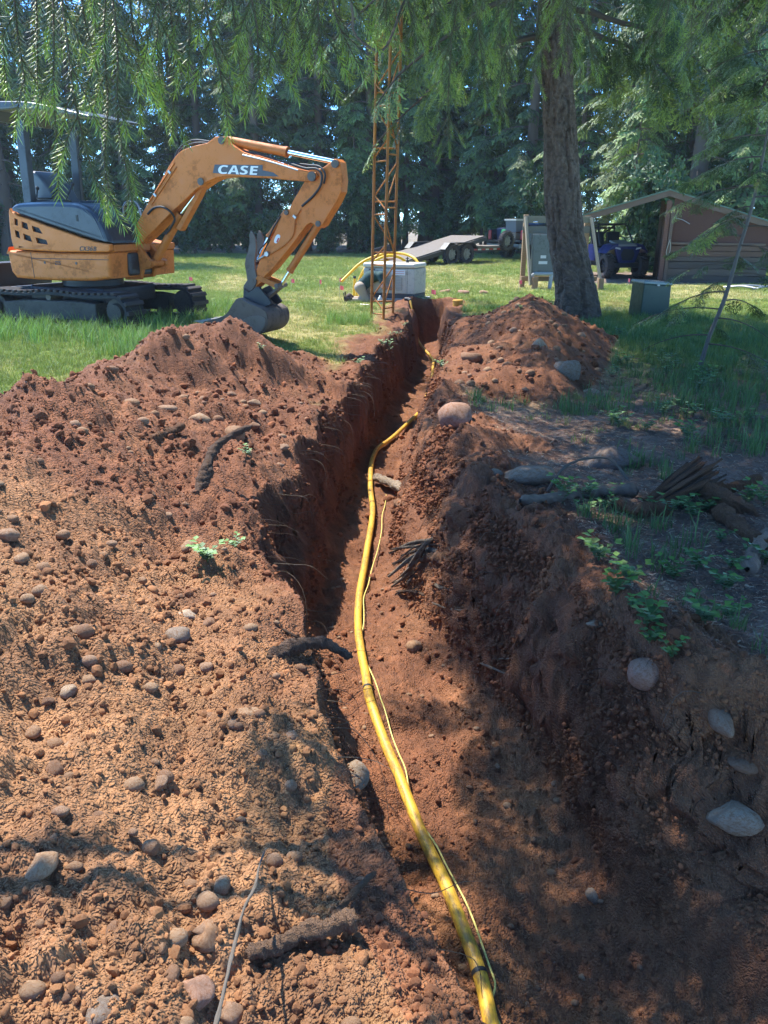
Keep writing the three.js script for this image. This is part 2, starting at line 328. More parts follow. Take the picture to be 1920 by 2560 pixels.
{
  const ds = [-60, -25, -10, -4, -2, -1.2, -0.7, -0.4];
  let q = 0.5; while (q < 18.6) { ds.push(q - 0.6); q *= 1.0055; }
  while (q < 700) { ds.push(q - 0.6); q *= 1.028; }
  const cols = 560, rows = ds.length, n = rows * (cols + 1);
  const P = new Float32Array(n * 3), C = new Float32Array(n * 3), U = new Float32Array(n * 2), K = new Uint8Array(n), c = [0, 0, 0];
  for (let i = 0, k = 0; i < rows; i++) {
    const d = ds[i], W = d < 0 ? 0.9 + 1.3 * -d : 0.62 * (d + 0.6) + 0.6 + (d > 30 ? (d - 30) * 0.5 : 0);
    for (let j = 0; j <= cols; j++, k++) {
      const x = (j / cols * 2 - 1) * W, s = surface(x, d), h = s.h + (d < 40 ? rough(x, d, s) : 0);
      // crumbling faces: push the steep wall sideways a little
      const st = sstep(0.03, 0.25, s.trench) * (1 - sstep(0.85, 0.97, s.trench)), b1 = 0.5 - Math.abs(noise3(x * 6, h * 8, d * 6)), b2 = 0.5 - Math.abs(noise3(x * 15 + 7, h * 17, d * 15)), b3 = 0.5 - Math.abs(noise3(x * 38 + 3, h * 40, d * 38)), ps = x > (s.xl + s.xr) / 2 ? -1 : 1;
      const px = x + st * (ps * ((0.045 * b1 + 0.05 * b2 + 0.03 * b3) * (ps > 0 && d < 2.2 ? 0.35 : 1)) + 0.05 * noise3(x * 3, h * 5, d * 3)), pd = d + st * (0.04 * noise3(x * 9 + 40, h * 12, d * 9) + 0.022 * noise3(x * 28 + 9, h * 35, d * 28));
      P[k * 3] = px; P[k * 3 + 1] = h; P[k * 3 + 2] = -pd;
      groundColour(x, d, s, h, c);
      C[k * 3] = c[0]; C[k * 3 + 1] = c[1]; C[k * 3 + 2] = c[2];
      U[k * 2] = (px + s.h * 0.85) / 0.9; U[k * 2 + 1] = (pd + s.h * 0.3) / 0.9;
      K[k] = s.kind === 2 && s.hL < 0.05 ? 0 : s.kind === 3 && s.hR < 0.05 ? 0 : s.kind;
    }
  }
  const parts = [[], [], [], []];
  for (let i = 0; i < rows - 1; i++) for (let j = 0; j < cols; j++) {
    const a = i * (cols + 1) + j, b = a + 1, e = a + cols + 1, f = e + 1;
    const kind = K[a] === 1 || K[b] === 1 || K[e] === 1 || K[f] === 1 ? 1 : Math.max(K[a], K[f]);
    parts[kind].push(a, b, e, b, f, e);
  }
  const whole = new THREE.BufferGeometry();
  whole.setAttribute('position', new THREE.BufferAttribute(P, 3));
  whole.setIndex([].concat(...[parts[0]])); 
  const all = new Uint32Array(parts.reduce((s, p) => s + p.length, 0)); let o = 0; for (const p of parts) { all.set(p, o); o += p.length; }
  whole.setIndex(new THREE.BufferAttribute(all, 1)); whole.computeVertexNormals();
  const N = whole.attributes.normal.array;
  const cut = (idx) => {
    const map = new Int32Array(n).fill(-1), p = [], nn = [], cc = [], uu = [], out = new Uint32Array(idx.length); let m = 0;
    for (let t = 0; t < idx.length; t++) {
      const v = idx[t];
      if (map[v] < 0) { map[v] = m++; p.push(P[v * 3], P[v * 3 + 1], P[v * 3 + 2]); nn.push(N[v * 3], N[v * 3 + 1], N[v * 3 + 2]); cc.push(C[v * 3], C[v * 3 + 1], C[v * 3 + 2]); uu.push(U[v * 2], U[v * 2 + 1]); }
      out[t] = map[v];
    }
    const g = new THREE.BufferGeometry();
    g.setAttribute('position', new THREE.Float32BufferAttribute(p, 3)); g.setAttribute('normal', new THREE.Float32BufferAttribute(nn, 3)); g.setAttribute('color', new THREE.Float32BufferAttribute(cc, 3)); g.setAttribute('uv', new THREE.Float32BufferAttribute(uu, 2));
    g.setIndex(new THREE.BufferAttribute(out, 1)); return g;
  };
  mesh(numbered('ground'), cut(parts[0]), groundMat, scene).userData.kind = 'structure';
  mesh(numbered('trench'), cut(parts[1]), groundMat, scene).userData.kind = 'structure';
  tag(mesh(numbered('spoil_heap'), cut(parts[2]), groundMat, scene), 'long sunlit heap of stony reddish dirt between the trench and the excavator', 'dirt heap');
  tag(mesh(numbered('spoil_heap'), cut(parts[3]), groundMat, scene), 'shaded cone of brown dirt and stones beside the big tree trunk', 'dirt heap');
}
console.log('ground', performance.now());
// ---------------------------------------------------------------- trees
const barkA = tileNoise(512, 21, [[10, 0.5, 'cell'], [26, 0.6, 'cell'], [70, 0.35], [150, 0.25]]);
const barkTint = texture(512, (i) => { const v = 0.22 + 0.85 * barkA[i]; return [Math.min(1, v), Math.min(1, v * 0.97), Math.min(1, v * 0.93)]; });
const barkBump = texture(512, (i) => [barkA[i], barkA[i], barkA[i]]);
const barkMat = new THREE.MeshStandardMaterial({ color: new THREE.Color().setRGB(0.19, 0.13, 0.095), roughness: 1, map: rep(barkTint, 1, 1), bumpMap: rep(barkBump, 1, 1), bumpScale: 0.05, side: THREE.DoubleSide });
const twigMat = std(0.1, 0.07, 0.05, 0.95);
const farBark = std(0.14, 0.1, 0.075, 1);
const needleMat = leafMat(0.45, 0.55), foliageMat = leafMat(0.4, 0.65), farFoliageMat = leafMat(0.3, 0.8);
// a flat drooping frond, 1 m long along x: side twigs carry short needle clumps
function frond(seed, twigs, clumps, c0, c1, cw, droop = 0.16) {
  const R = rng(seed), F = new Faces(), o = V(0, 0, 0), d = V(0, 0, 0), s = V(0, 0, 0);
  for (let k = 0; k < twigs * 2; k++) {
    const t = 0.06 + 0.94 * (k >> 1) / twigs + 0.02 * R(), sgn = k & 1 ? 1 : -1, L = (0.1 + 0.32 * Math.sin(Math.PI * Math.min(1, t * 0.82 + 0.22))) * (0.75 + 0.5 * R()), a = (0.75 + 0.35 * R()) * (1 - 0.35 * t);
    const y0 = -droop * t * t, dy = -0.25 - 0.45 * R();
    for (let j = 0; j < clumps; j++) {
      const u = (j + 0.3 + 0.5 * R()) / clumps, tip = u;
      o.set(t + Math.cos(a) * L * u, y0 + dy * L * u * u * 0.8 + 0.012 * (R() - 0.5), sgn * Math.sin(a) * L * u);
      const b = a + (R() - 0.5) * 1.3 + (j & 1 ? 0.5 : -0.5);
      d.set(Math.cos(b), -0.35 + 0.5 * (R() - 0.6), sgn * Math.sin(b)).normalize();
      s.set(-d.z, (R() - 0.5) * 0.9, d.x).normalize();
      const v = 0.7 + 0.6 * R(), m = tip * 0.7 + 0.3 * R(), cc = [mix(c0[0], c1[0], m) * v, mix(c0[1], c1[1], m) * v, mix(c0[2], c1[2], m) * v];
      F.needle(o, d, L / clumps * (1.5 + 0.8 * R()), cw * (0.7 + 0.6 * R()), s, cc, cc);
    }
  }
  return F.build();
}
const G_DARK = [0.045, 0.07, 0.022], G_MID = [0.12, 0.175, 0.036], G_NEW = [0.32, 0.38, 0.06];
const fronds = [1, 2, 3].map((k) => frond(k, 13, 6, G_DARK, G_MID, 0.014));
const frondsNew = [4, 5].map((k) => frond(k, 13, 6, G_MID, G_NEW, 0.014));
const farFronds = [6, 7].map((k) => frond(k, 8, 3, [0.06, 0.095, 0.03], [0.15, 0.21, 0.045], 0.03));
function limbPath(p, az, L, rise, droop, n = 7) {
  const out = []; for (let i = 0; i <= n; i++) { const t = i / n; out.push(V(p.x + Math.cos(az) * L * t, p.y + rise * L * t - droop * L * t * t, p.z + Math.sin(az) * L * t)); } return out;
}
function sprays(list, path, R, every, size, from, tone, sag = 0.25, spread = 0.8) {  // fronds to both sides of a limb
  const c = new THREE.CatmullRomCurve3(path), L = c.getLength(), n = Math.max(2, Math.round(L * (1 - from) / every)), t0 = V(0, 0, 0), q = V(0, 0, 0);
  for (let k = 0; k < n; k++) {
    const t = from + (1 - from) * (k + 0.5 * R()) / n; c.getPointAt(t, q); c.getTangentAt(t, t0);
    const az = Math.atan2(t0.z, t0.x), sgn = k & 1 ? 1 : -1, last = k > n - 3, a = az + (last ? (R() - 0.5) * 0.5 : sgn * (spread + 0.5 * (R() - 0.5)));
    const s = size * (1.05 - 0.4 * t) * (0.7 + 0.6 * R()), pitch = -(sag + 0.7 * R() * sag + (R() < 0.25 ? 0.5 * R() : 0)), roll = (R() - 0.5) * 0.8;
    const v = tone * (0.75 + 0.5 * R());
    list.push({ m: place(q, new THREE.Quaternion().setFromEuler(new THREE.Euler(roll, -a, pitch, 'YZX')), V(s, s, s * (0.8 + 0.4 * R()))), c: new THREE.Color(v, v * (0.95 + 0.1 * R()), v), t });
  }
}
const deal = (list, n, f) => { const o = Array.from({ length: n }, () => []); list.forEach((e, i) => o[f ? f(e, i) : i % n].push(e)); return o; };
// ---- background conifers: five kinds, then copies
function farConifer(seed, H, r0, base, reach, tone, thin) {
  const R = rng(seed), g = new THREE.Group(), limbs = [], list = [];
  mesh('trunk', taperTube([[0, -0.4, 0], [0.1 * (R() - 0.5), H * 0.3, 0.1], [0.2 * (R() - 0.5), H * 0.65, 0], [0, H, 0]], (t) => r0 * (1 - t * 0.93) * (1 + 0.5 * Math.exp(-t * 40)), 18, 8, 0.08, seed), farBark, g);
  for (let y = 1.2 + R(); y < H - 0.3; y += 0.42 + 0.25 * R()) {
    const live = sstep(base * 0.6, base * 1.25, y + 0.8 * (R() - 0.5)), top = clamp((H - y) / (H * 0.82), 0, 1), nn = y > 12.5 ? 3 : 4;
    for (let k = 0; k < nn; k++) {
      const L = (0.35 + reach * Math.pow(top, 0.8)) * (0.7 + 0.5 * R()) * (live > 0.3 ? 1 : 0.6), az = R() * 6.283, p = limbPath(V(0, y, 0), az, L, 0.05 + 0.2 * R(), 0.35 + 0.25 * R(), 4);
      if (R() < 0.8) limbs.push(taperTube(p, (t) => 0.032 * (1 - 0.8 * t), 4, 4));
      if (R() < live * thin) sprays(list, p, R, y > 12.5 ? 0.7 : 0.42, y > 12.5 ? 1.5 : 1.05, 0.12, tone, 0.3, 0.7);
    }
  }
  mesh('branch', mergeGeometries(limbs), farBark, g).userData.kind = 'stuff';
  deal(list, 2).forEach((l, i) => { const o = scatter('crown', farFronds[i], farFoliageMat, l, g); o.name = 'crown'; });
  return g;
}
const coniferKinds = [[31, 24, 0.3, 2.5, 2.6, 1.0, 0.95], [32, 21, 0.24, 4.5, 2.1, 0.85, 0.85], [33, 26, 0.36, 7, 2.5, 0.8, 0.8], [34, 17, 0.2, 1.0, 2.3, 1.25, 1], [35, 9, 0.11, 0.5, 1.5, 1.6, 1]].map((a) => farConifer(...a));
const coniferWords = [
  ['dense dark conifer with branches almost to the ground, at the wood\'s edge', 'dense dark conifers at the edge of the wood'],
  ['slim conifer with a bare lower trunk standing in the wood', 'slim conifers in the wood'],
  ['tall conifer with a thick bare trunk and a high crown in the wood', 'tall bare-trunked conifers in the wood'],
  ['green conifer clothed to the ground in front of the darker wood', 'green conifers in front of the wood'],
  ['small pale green young conifer at the wood\'s edge', 'young conifers at the edge of the wood']];
const coniferName = ['dense_conifer', 'slim_conifer', 'tall_conifer', 'green_conifer', 'young_conifer'];
{
  const R = rng(77), spots = [];
  for (const [d, step, off] of [[47, 3.7, 0], [52, 3.7, 1.3], [59, 4.4, 0.4]])
    for (let x = -0.62 * d + off; x < 0.62 * d; x += step * (0.75 + 0.5 * R())) spots.push([x, d + 3.5 * (R() - 0.5), [0, 1, 1, 2, 0, 3, 2][Math.floor(R() * 7)], 0.82 + 0.4 * R()]);
  // trees nearer, behind the shed and at both sides
  spots.push([11.5, 30.5, 2, 1.0], [15.5, 33, 0, 1], [18, 29, 3, 1], [13.5, 37, 1, 1.1], [17, 41, 2, 1], [9.5, 40, 3, 0.9], [20.5, 36, 0, 1], [7.5, 43, 0, 1.1], [22, 44, 1, 1.1],
    [-18.5, 40, 2, 1.15], [-22, 38, 0, 1], [-24, 43, 1, 1], [9.4, 31, 4, 0.75], [-14, 44.5, 3, 0.8], [1.2, 45.5, 3, 0.9], [-7, 45, 0, 0.95], [-1.6, 44.5, 4, 0.9], [5.4, 45, 4, 1], [12.6, 28.5, 4, 0.9], [-3.5, 46, 1, 1.2], [2.9, 47, 0, 1.1], [15.3, 27.5, 3, 0.7], [10.5, 34, 0, 0.9]);
  const first = {};
  for (const [x, d, k, s] of spots) {
    let o;
    if (!first[k]) { o = first[k] = coniferKinds[k]; o.name = numbered(coniferName[k]); scene.add(o); tag(o, coniferWords[k][0], 'tree', coniferWords[k][1]); } else o = copyOf(first[k]);
    o.position.set(x, 0, -d); o.rotation.y = R() * 6.28; o.scale.setScalar(s);
  }
}
// ---- undergrowth at the wood's edge
function leafClump(seed, n, l, w, c0, c1) {
  const R = rng(seed), F = new Faces(), o = V(0, 0, 0), d = V(0, 0, 0), s = V(0, 0, 0);
  for (let k = 0; k < n; k++) {
    o.set((R() - 0.5) * 0.24, (R() - 0.5) * 0.22, (R() - 0.5) * 0.24); d.set(R() - 0.5, R() * 0.7 - 0.35, R() - 0.5).normalize(); s.set(-d.z, (R() - 0.5) * 0.8, d.x).normalize();
    const m = R(), v = 0.75 + 0.5 * R(), c = [mix(c0[0], c1[0], m) * v, mix(c0[1], c1[1], m) * v, mix(c0[2], c1[2], m) * v];
    F.leaf(o, d, l * (0.7 + 0.6 * R()), w * (0.7 + 0.6 * R()), s, c, c);
  }
  return F.build();
}
const clumpBush = leafClump(5, 22, 0.11, 0.038, [0.035, 0.085, 0.02], [0.085, 0.17, 0.035]);
function shrub(seed, w, h) {
  const R = rng(seed), g = new THREE.Group(), list = [], st = [];
  for (let b = 0; b < 7; b++) {
    const az = R() * 6.28, L = h * (0.6 + 0.5 * R()), tip = V(Math.cos(az) * w * 0.45 * R(), L, Math.sin(az) * w * 0.45 * R());
    st.push(taperTube([[0, -0.1, 0], [tip.x * 0.4, L * 0.5, tip.z * 0.4], tip], (t) => 0.025 * (1 - 0.8 * t), 6, 5));
    for (let k = 0; k < 48; k++) { const u = Math.pow(R(), 0.6), a = R() * 6.28, r = w * 0.32 * Math.sqrt(R()); list.push({ m: place(V(tip.x * u + Math.cos(a) * r, L * (0.1 + 0.95 * u) + (R() - 0.5) * 0.3 * h, tip.z * u + Math.sin(a) * r), quat(R() * 3, R() * 6, R() * 3), 0.9 + 0.8 * R()), c: new THREE.Color().setScalar(0.7 + 0.6 * R()) }); }
  }
  mesh('stem', mergeGeometries(st), twigMat, g).userData.kind = 'stuff';
  scatter('foliage', clumpBush, foliageMat, list, g).name = 'foliage';
  return g;
}
{
  const R = rng(91), kinds = [shrub(61, 2.4, 1.9), shrub(62, 1.8, 2.6)], done = [0, 0];
  const spots = [[-15.5, 43], [-13.3, 42.2], [-11.6, 43.2], [-10, 42.4], [-8.2, 43], [-6.4, 42.6], [-4.8, 43.4], [-3, 42.6], [-1.2, 43.6], [-17.5, 41], [-19.5, 40], [9.2, 27.8], [10.3, 29.2], [16.4, 25], [18.2, 24], [7.4, 38], [3.2, 44], [6, 41], [-21.5, 37.5], [12.2, 31.5], [14.4, 29]];
  for (const [x, d] of spots) {
    const k = R() < 0.6 ? 0 : 1; let o = kinds[k];
    if (done[k]++) o = copyOf(o); else { o.name = numbered('leafy_shrub'); scene.add(o); tag(o, k ? 'tall narrow leafy shrub below the conifers at the lawn\'s far edge' : 'broad leafy green bush below the conifers at the lawn\'s far edge', 'shrub', k ? 'tall shrubs along the wood' : 'broad bushes along the wood'); }
    o.position.set(x, 0, -d); o.rotation.y = R() * 6; const s = 0.8 + 0.5 * R(); o.scale.set(s, s * (0.8 + 0.4 * R()), s);
  }
}
// ---- the big fir by the right heap
function barkTrunk(pts, rf, seg, rad, seed) {
  const c = new THREE.CatmullRomCurve3(pts.map((p) => V(...p)), false, 'centripetal'), P = [], I = [], U = [], L = c.getLength();
  for (let i = 0; i <= seg; i++) {
    const t = i / seg, o = c.getPointAt(t), y = t * L;
    for (let j = 0; j <= rad; j++) {
      const a = (j % rad) / rad * Math.PI * 2, r0 = rf(t), ax = Math.cos(a) * r0, az = Math.sin(a) * r0;
      // long plates between wandering furrows
      const w = a + 0.25 * noise2(a * 3 + seed, y * 1.7), f1 = cells2(w / 6.2832 * 16 + 100, y * 1.9 + 3 * noise2(w * 2, y)), f2 = cells2(w / 6.2832 * 48 + 50, y * 7);
      const flare = 1 + 0.07 * Math.sin(a * 5 + seed) * Math.exp(-y * 1.6);
      const r = r0 * flare - 0.055 * sstep(0.35, 0.75, f1) - 0.012 * sstep(0.3, 0.7, f2) + 0.006 * noise3(ax * 30, y * 22, az * 30) + 0.02 * noise3(ax * 3, y * 1.2, az * 3);
      P.push(o.x + Math.cos(a) * r, o.y, o.z + Math.sin(a) * r); U.push(j / rad, y * 0.5);
    }
  }
  for (let i = 0; i < seg; i++) for (let j = 0; j < rad; j++) { const a = i * (rad + 1) + j, b = a + 1, e = a + rad + 1; I.push(a, e, b, b, e, e + 1); }
  const g = new THREE.BufferGeometry(); g.setAttribute('position', new THREE.Float32BufferAttribute(P, 3)); g.setAttribute('uv', new THREE.Float32BufferAttribute(U, 2)); g.setIndex(I); g.computeVertexNormals(); return g;
}
function crownParts(tree, list) {
  deal(list, 5, (e, i) => e.t > 0.55 && i % 3 ? 3 + i % 2 : i % 3).forEach((l, i) => { if (l.length) scatter('foliage', i < 3 ? fronds[i] : frondsNew[i - 3], foliageMat, l, tree).name = 'foliage'; });
}
{
  const R = rng(1203), tree = thing('fir_tree', 'big fir with a thick furrowed trunk and drooping boughs beside the dirt heap', 'tree', [3.47, 0, -14.0]), list = [];
  const T = [[0, -0.25, 0], [-0.02, 0.28, 0], [-0.33, 1.44, 0], [-0.49, 2.54, 0], [-0.69, 4.06, 0], [-0.85, 5.6, 0], [-1.0, 8, 0], [-0.9, 13, 0], [-0.9, 21, 0]];
  const curve = new THREE.CatmullRomCurve3(T.map((p) => V(...p)), false, 'centripetal');
  mesh('trunk', barkTrunk(T, (t) => 0.335 * (1 - t * 0.93) + 0.19 * Math.exp(-t * 42), 420, 96, 3), barkMat, tree);
  const at = (y) => { let lo = 0, hi = 1; for (let k = 0; k < 24; k++) { const m = (lo + hi) / 2; if (curve.getPoint(m).y < y) lo = m; else hi = m; } return curve.getPoint(lo); };
  const addLimb = (y, az, L, rise, droop, r, every, size) => {
    const p = limbPath(at(y), az, L, rise, droop); for (let k = 1; k < p.length; k++) { p[k].x += 0.18 * (R() - 0.5); p[k].z += 0.18 * (R() - 0.5); p[k].y += 0.1 * (R() - 0.5); }
    mesh('limb', taperTube(p, (t) => r * (1 - 0.82 * t), 14, 6, 0.15, y), twigMat, tree);
    sprays(list, p, R, every, size, 0.22, 1.0, 0.55, 0.75);
    for (let b = 0; b < 4; b++) {                                 // side branches, hanging
      const t = 0.3 + 0.16 * b, i = Math.floor(t * (p.length - 1)), q = p[i].clone().lerp(p[i + 1], t * (p.length - 1) - i), s = b & 1 ? 1 : -1;
      const bp = limbPath(q, az + s * (0.7 + 0.4 * R()), L * (0.42 - 0.07 * b), 0.0, 0.55 + 0.4 * R(), 4);
      sprays(list, bp, R, every * 0.9, size * 0.85, 0.1, 1.0, 0.7, 0.7);
    }
  };
  // hand-placed boughs that show: azimuth 0 points right, pi/2 toward the camera
  for (const [y, az, L, rise, droop] of [[4.4, 3.0, 3.0, -0.05, 0.5], [4.9, 2.65, 3.2, 0.0, 0.55], [5.3, 3.35, 3.3, 0, 0.5], [4.7, 0.2, 3.2, 0, 0.52], [5.2, 0.55, 3.6, 0, 0.55], [4.5, -0.2, 3.0, 0, 0.45], [5.6, 0.0, 4.0, 0.02, 0.52], [5.8, 2.9, 3.6, 0, 0.5], [4.9, -0.9, 2.6, 0, 0.5], [5.1, -2.3, 2.6, 0, 0.5]]) addLimb(y, az, L, rise, droop, 0.05, 0.3, 0.66);
  for (let y = 6.4; y < 20.5; y += 0.5 + 0.2 * R()) {
    const L0 = 4.3 * Math.pow(clamp((21.5 - y) / 15, 0, 1), 0.75);
    for (let k = 0; k < 4; k++) {
      const az = R() * 6.283, p = limbPath(at(y), az, L0 * (0.75 + 0.4 * R()), 0.1, 0.38, 5);
      mesh('limb', taperTube(p, (t) => 0.045 * (1 - 0.8 * t), 6, 5), twigMat, tree);
      sprays(list, p, R, 0.3, 1.15, 0.15, 1.0, 0.4, 0.75);
    }
  }
  for (let y = 6.6; y < 13; y += 0.45) { const p = limbPath(at(y), 2.5 + 1.4 * R(), 4.4 + 0.8 * R(), 0.12, 0.3, 5); mesh('limb', taperTube(p, (t) => 0.045 * (1 - 0.8 * t), 6, 5), twigMat, tree); sprays(list, p, R, 0.26, 1.1, 0.15, 1.0, 0.4, 0.75); }  // extra limbs above the view, added on the left to shade the right heap
  crownParts(tree, list);
}
// ---- a fir just right of the view: its limbs reach over the trench
{
  const R = rng(4410), tree = thing('overhanging_fir', 'dark fir whose boughs hang into the top right corner above the sapling', 'tree', [4.9, 0, -6.2]), list = [];
  const T = [[0, -0.3, 0], [0.05, 2, 0], [0, 6, 0.1], [0.1, 11, 0], [0, 17, 0]];
  mesh('trunk', barkTrunk(T, (t) => 0.3 * (1 - t * 0.93) + 0.15 * Math.exp(-t * 30), 160, 48, 8), barkMat, tree);
  const limb = (y, az, L, rise, droop, every = 0.26, size = 0.8) => {
    const p = limbPath(V(0, y, 0), az, L, rise, droop); for (let k = 1; k < p.length; k++) { p[k].x += 0.25 * (R() - 0.5); p[k].z += 0.25 * (R() - 0.5); }
    mesh('limb', taperTube(p, (t) => 0.055 * (1 - 0.8 * t), 12, 6, 0.1, y), twigMat, tree);
    sprays(list, p, R, every, size, 0.15, 0.95, 0.35, 0.8);
    for (let b = 0; b < 5; b++) { const t = 0.28 + 0.14 * b, q = p[Math.round(t * 7)].clone(), s = b & 1 ? 1 : -1; sprays(list, limbPath(q, az + s * (0.8 + 0.3 * R()), L * (0.34 - 0.04 * b), 0, 0.3, 4), R, every, size * 0.9, 0.1, 0.95, 0.4, 0.8); }
  };
  // out-of-view limbs added to cast shade on trench and bank; azimuth pi is left, 3.9 left and away
  for (const a of [[4.3, 3.3, 5.0, 0.12, 0.1], [4.7, 3.75, 5.6, 0.12, 0.12], [5.3, 3.0, 4.6, 0.1, 0.12], [5.5, 4.1, 5.2, 0.14, 0.14], [6.0, 3.5, 5.4, 0.1, 0.16], [5.0, 2.6, 4.2, 0.05, 0.1], [6.5, 3.15, 4.6, 0.12, 0.18], [6.9, 3.9, 4.8, 0.1, 0.16], [5.8, 4.5, 4.2, 0.1, 0.15], [7.5, 3.4, 4.2, 0.1, 0.16], [4.1, 3.5, 6.4, 0.16, 0.12], [4.5, 3.2, 6.2, 0.14, 0.12], [4.9, 3.9, 6.4, 0.14, 0.13], [5.2, 3.6, 6.8, 0.13, 0.13], [5.7, 3.3, 6.4, 0.12, 0.14], [6.2, 3.75, 6.4, 0.1, 0.14], [4.6, 2.9, 5.6, 0.12, 0.1], [5.1, 4.3, 6.0, 0.14, 0.14], [4.0, 3.05, 5.2, 0.14, 0.1], [4.4, 2.8, 6.2, 0.14, 0.1], [5.0, 2.65, 6.0, 0.12, 0.1], [5.6, 2.9, 6.4, 0.1, 0.1], [6.1, 2.7, 5.8, 0.1, 0.1], [5.3, 3.1, 6.6, 0.12, 0.12], [3.9, 2.75, 5.4, 0.16, 0.1]]) limb(...a, 0.26, 0.85);
  for (const a of [[4.3, 3.9, 2.6, 0, 0.42], [4.0, 4.3, 2.8, -0.02, 0.42], [3.7, 4.7, 2.6, 0, 0.4], [4.6, 4.0, 3.0, 0, 0.4], [3.4, 4.2, 2.0, 0, 0.3], [4.9, 4.4, 3.4, 0, 0.38]]) limb(...a, 0.26, 0.66);
  for (let y = 8.8; y < 16.5; y += 0.7) for (let k = 0; k < 4; k++) limb(y, R() * 6.28, 3.4 * clamp((17.5 - y) / 9, 0.1, 1), 0.1, 0.3, 0.5, 1.1);
  crownParts(tree, list);
}
console.log('trees', performance.now());
// ---- spruce boughs hanging close to the camera
function hangingBranch(tree, pts, seed, o = {}) {
  const R = rng(seed), c = new THREE.CatmullRomCurve3(pts.map((p) => V(...p)), false, 'centripetal'), L = c.getLength(), F = new Faces(), stems = [taperTube(pts, (t) => 0.0035 * (1 - 0.65 * t), 20, 5)], p = V(0, 0, 0), t0 = V(0, 0, 0), d = V(0, 0, 0), s = V(0, 0, 0), ax = V(0, 0, 0), bx = V(0, 0, 0);
  const needles = (cv, len, from, tipAt, density) => {
    const n = Math.round(len * density);
    for (let k = 0; k < n; k++) {
      const t = from + (1 - from) * k / n; cv.getPointAt(Math.min(1, t), p); cv.getTangentAt(Math.min(1, t), t0);
      ax.set(-t0.y, t0.x, 0.3).cross(t0).normalize(); bx.crossVectors(t0, ax).normalize();
      const a = k * 2.399 + 0.5 * R(), end = clamp((t - 0.93) / 0.07, 0, 1), fwd = 0.75 + 0.9 * end + 0.3 * R();
      d.copy(ax).multiplyScalar(Math.cos(a)).addScaledVector(bx, Math.sin(a)).addScaledVector(t0, fwd).normalize();
      s.crossVectors(d, t0).normalize();
      const young = t > tipAt, v = 0.75 + 0.5 * R(), cc = young ? [0.3 * v, 0.42 * v, 0.05 * v] : [0.125 * v, 0.155 * v, 0.04 * v];
      F.needle(p, d, (o.len || 0.023) * (young ? 1.12 : 1) * (0.8 + 0.4 * R()), (o.len || 0.023) * 0.045, s, cc, cc);
    }
  };
  needles(c, L, 0.0, 1 - 0.09 / L, o.density || 700);
  const kids = o.kids ?? Math.round(L * 11);
  for (let k = 0; k < kids; k++) {
    const t = 0.04 + 0.8 * (k + R()) / kids, q = c.getPointAt(t), tg = c.getTangentAt(t), a = R() * 6.283, l = (0.07 + 0.13 * R()) * (1.1 - 0.5 * t);
    const out = V(Math.cos(a), 0, Math.sin(a) * 0.8).multiplyScalar(0.75).addScaledVector(tg, 0.85).normalize();
    const path = [q, q.clone().addScaledVector(out, l * 0.5).add(V(0, -0.01, 0)), q.clone().addScaledVector(out, l).add(V(0, -0.04, 0))], cv = new THREE.CatmullRomCurve3(path);
    stems.push(taperTube(path, (u) => 0.0018 * (1 - 0.5 * u), 6, 4)); needles(cv, l, 0.04, 0.55, o.density || 620);
  }
  const b = mesh('hanging_branch', mergeGeometries(stems), twigMat, tree);
  b.userData.kind = 'stuff'; mesh('needles', F.build(), needleMat, b).userData.kind = 'stuff';
}
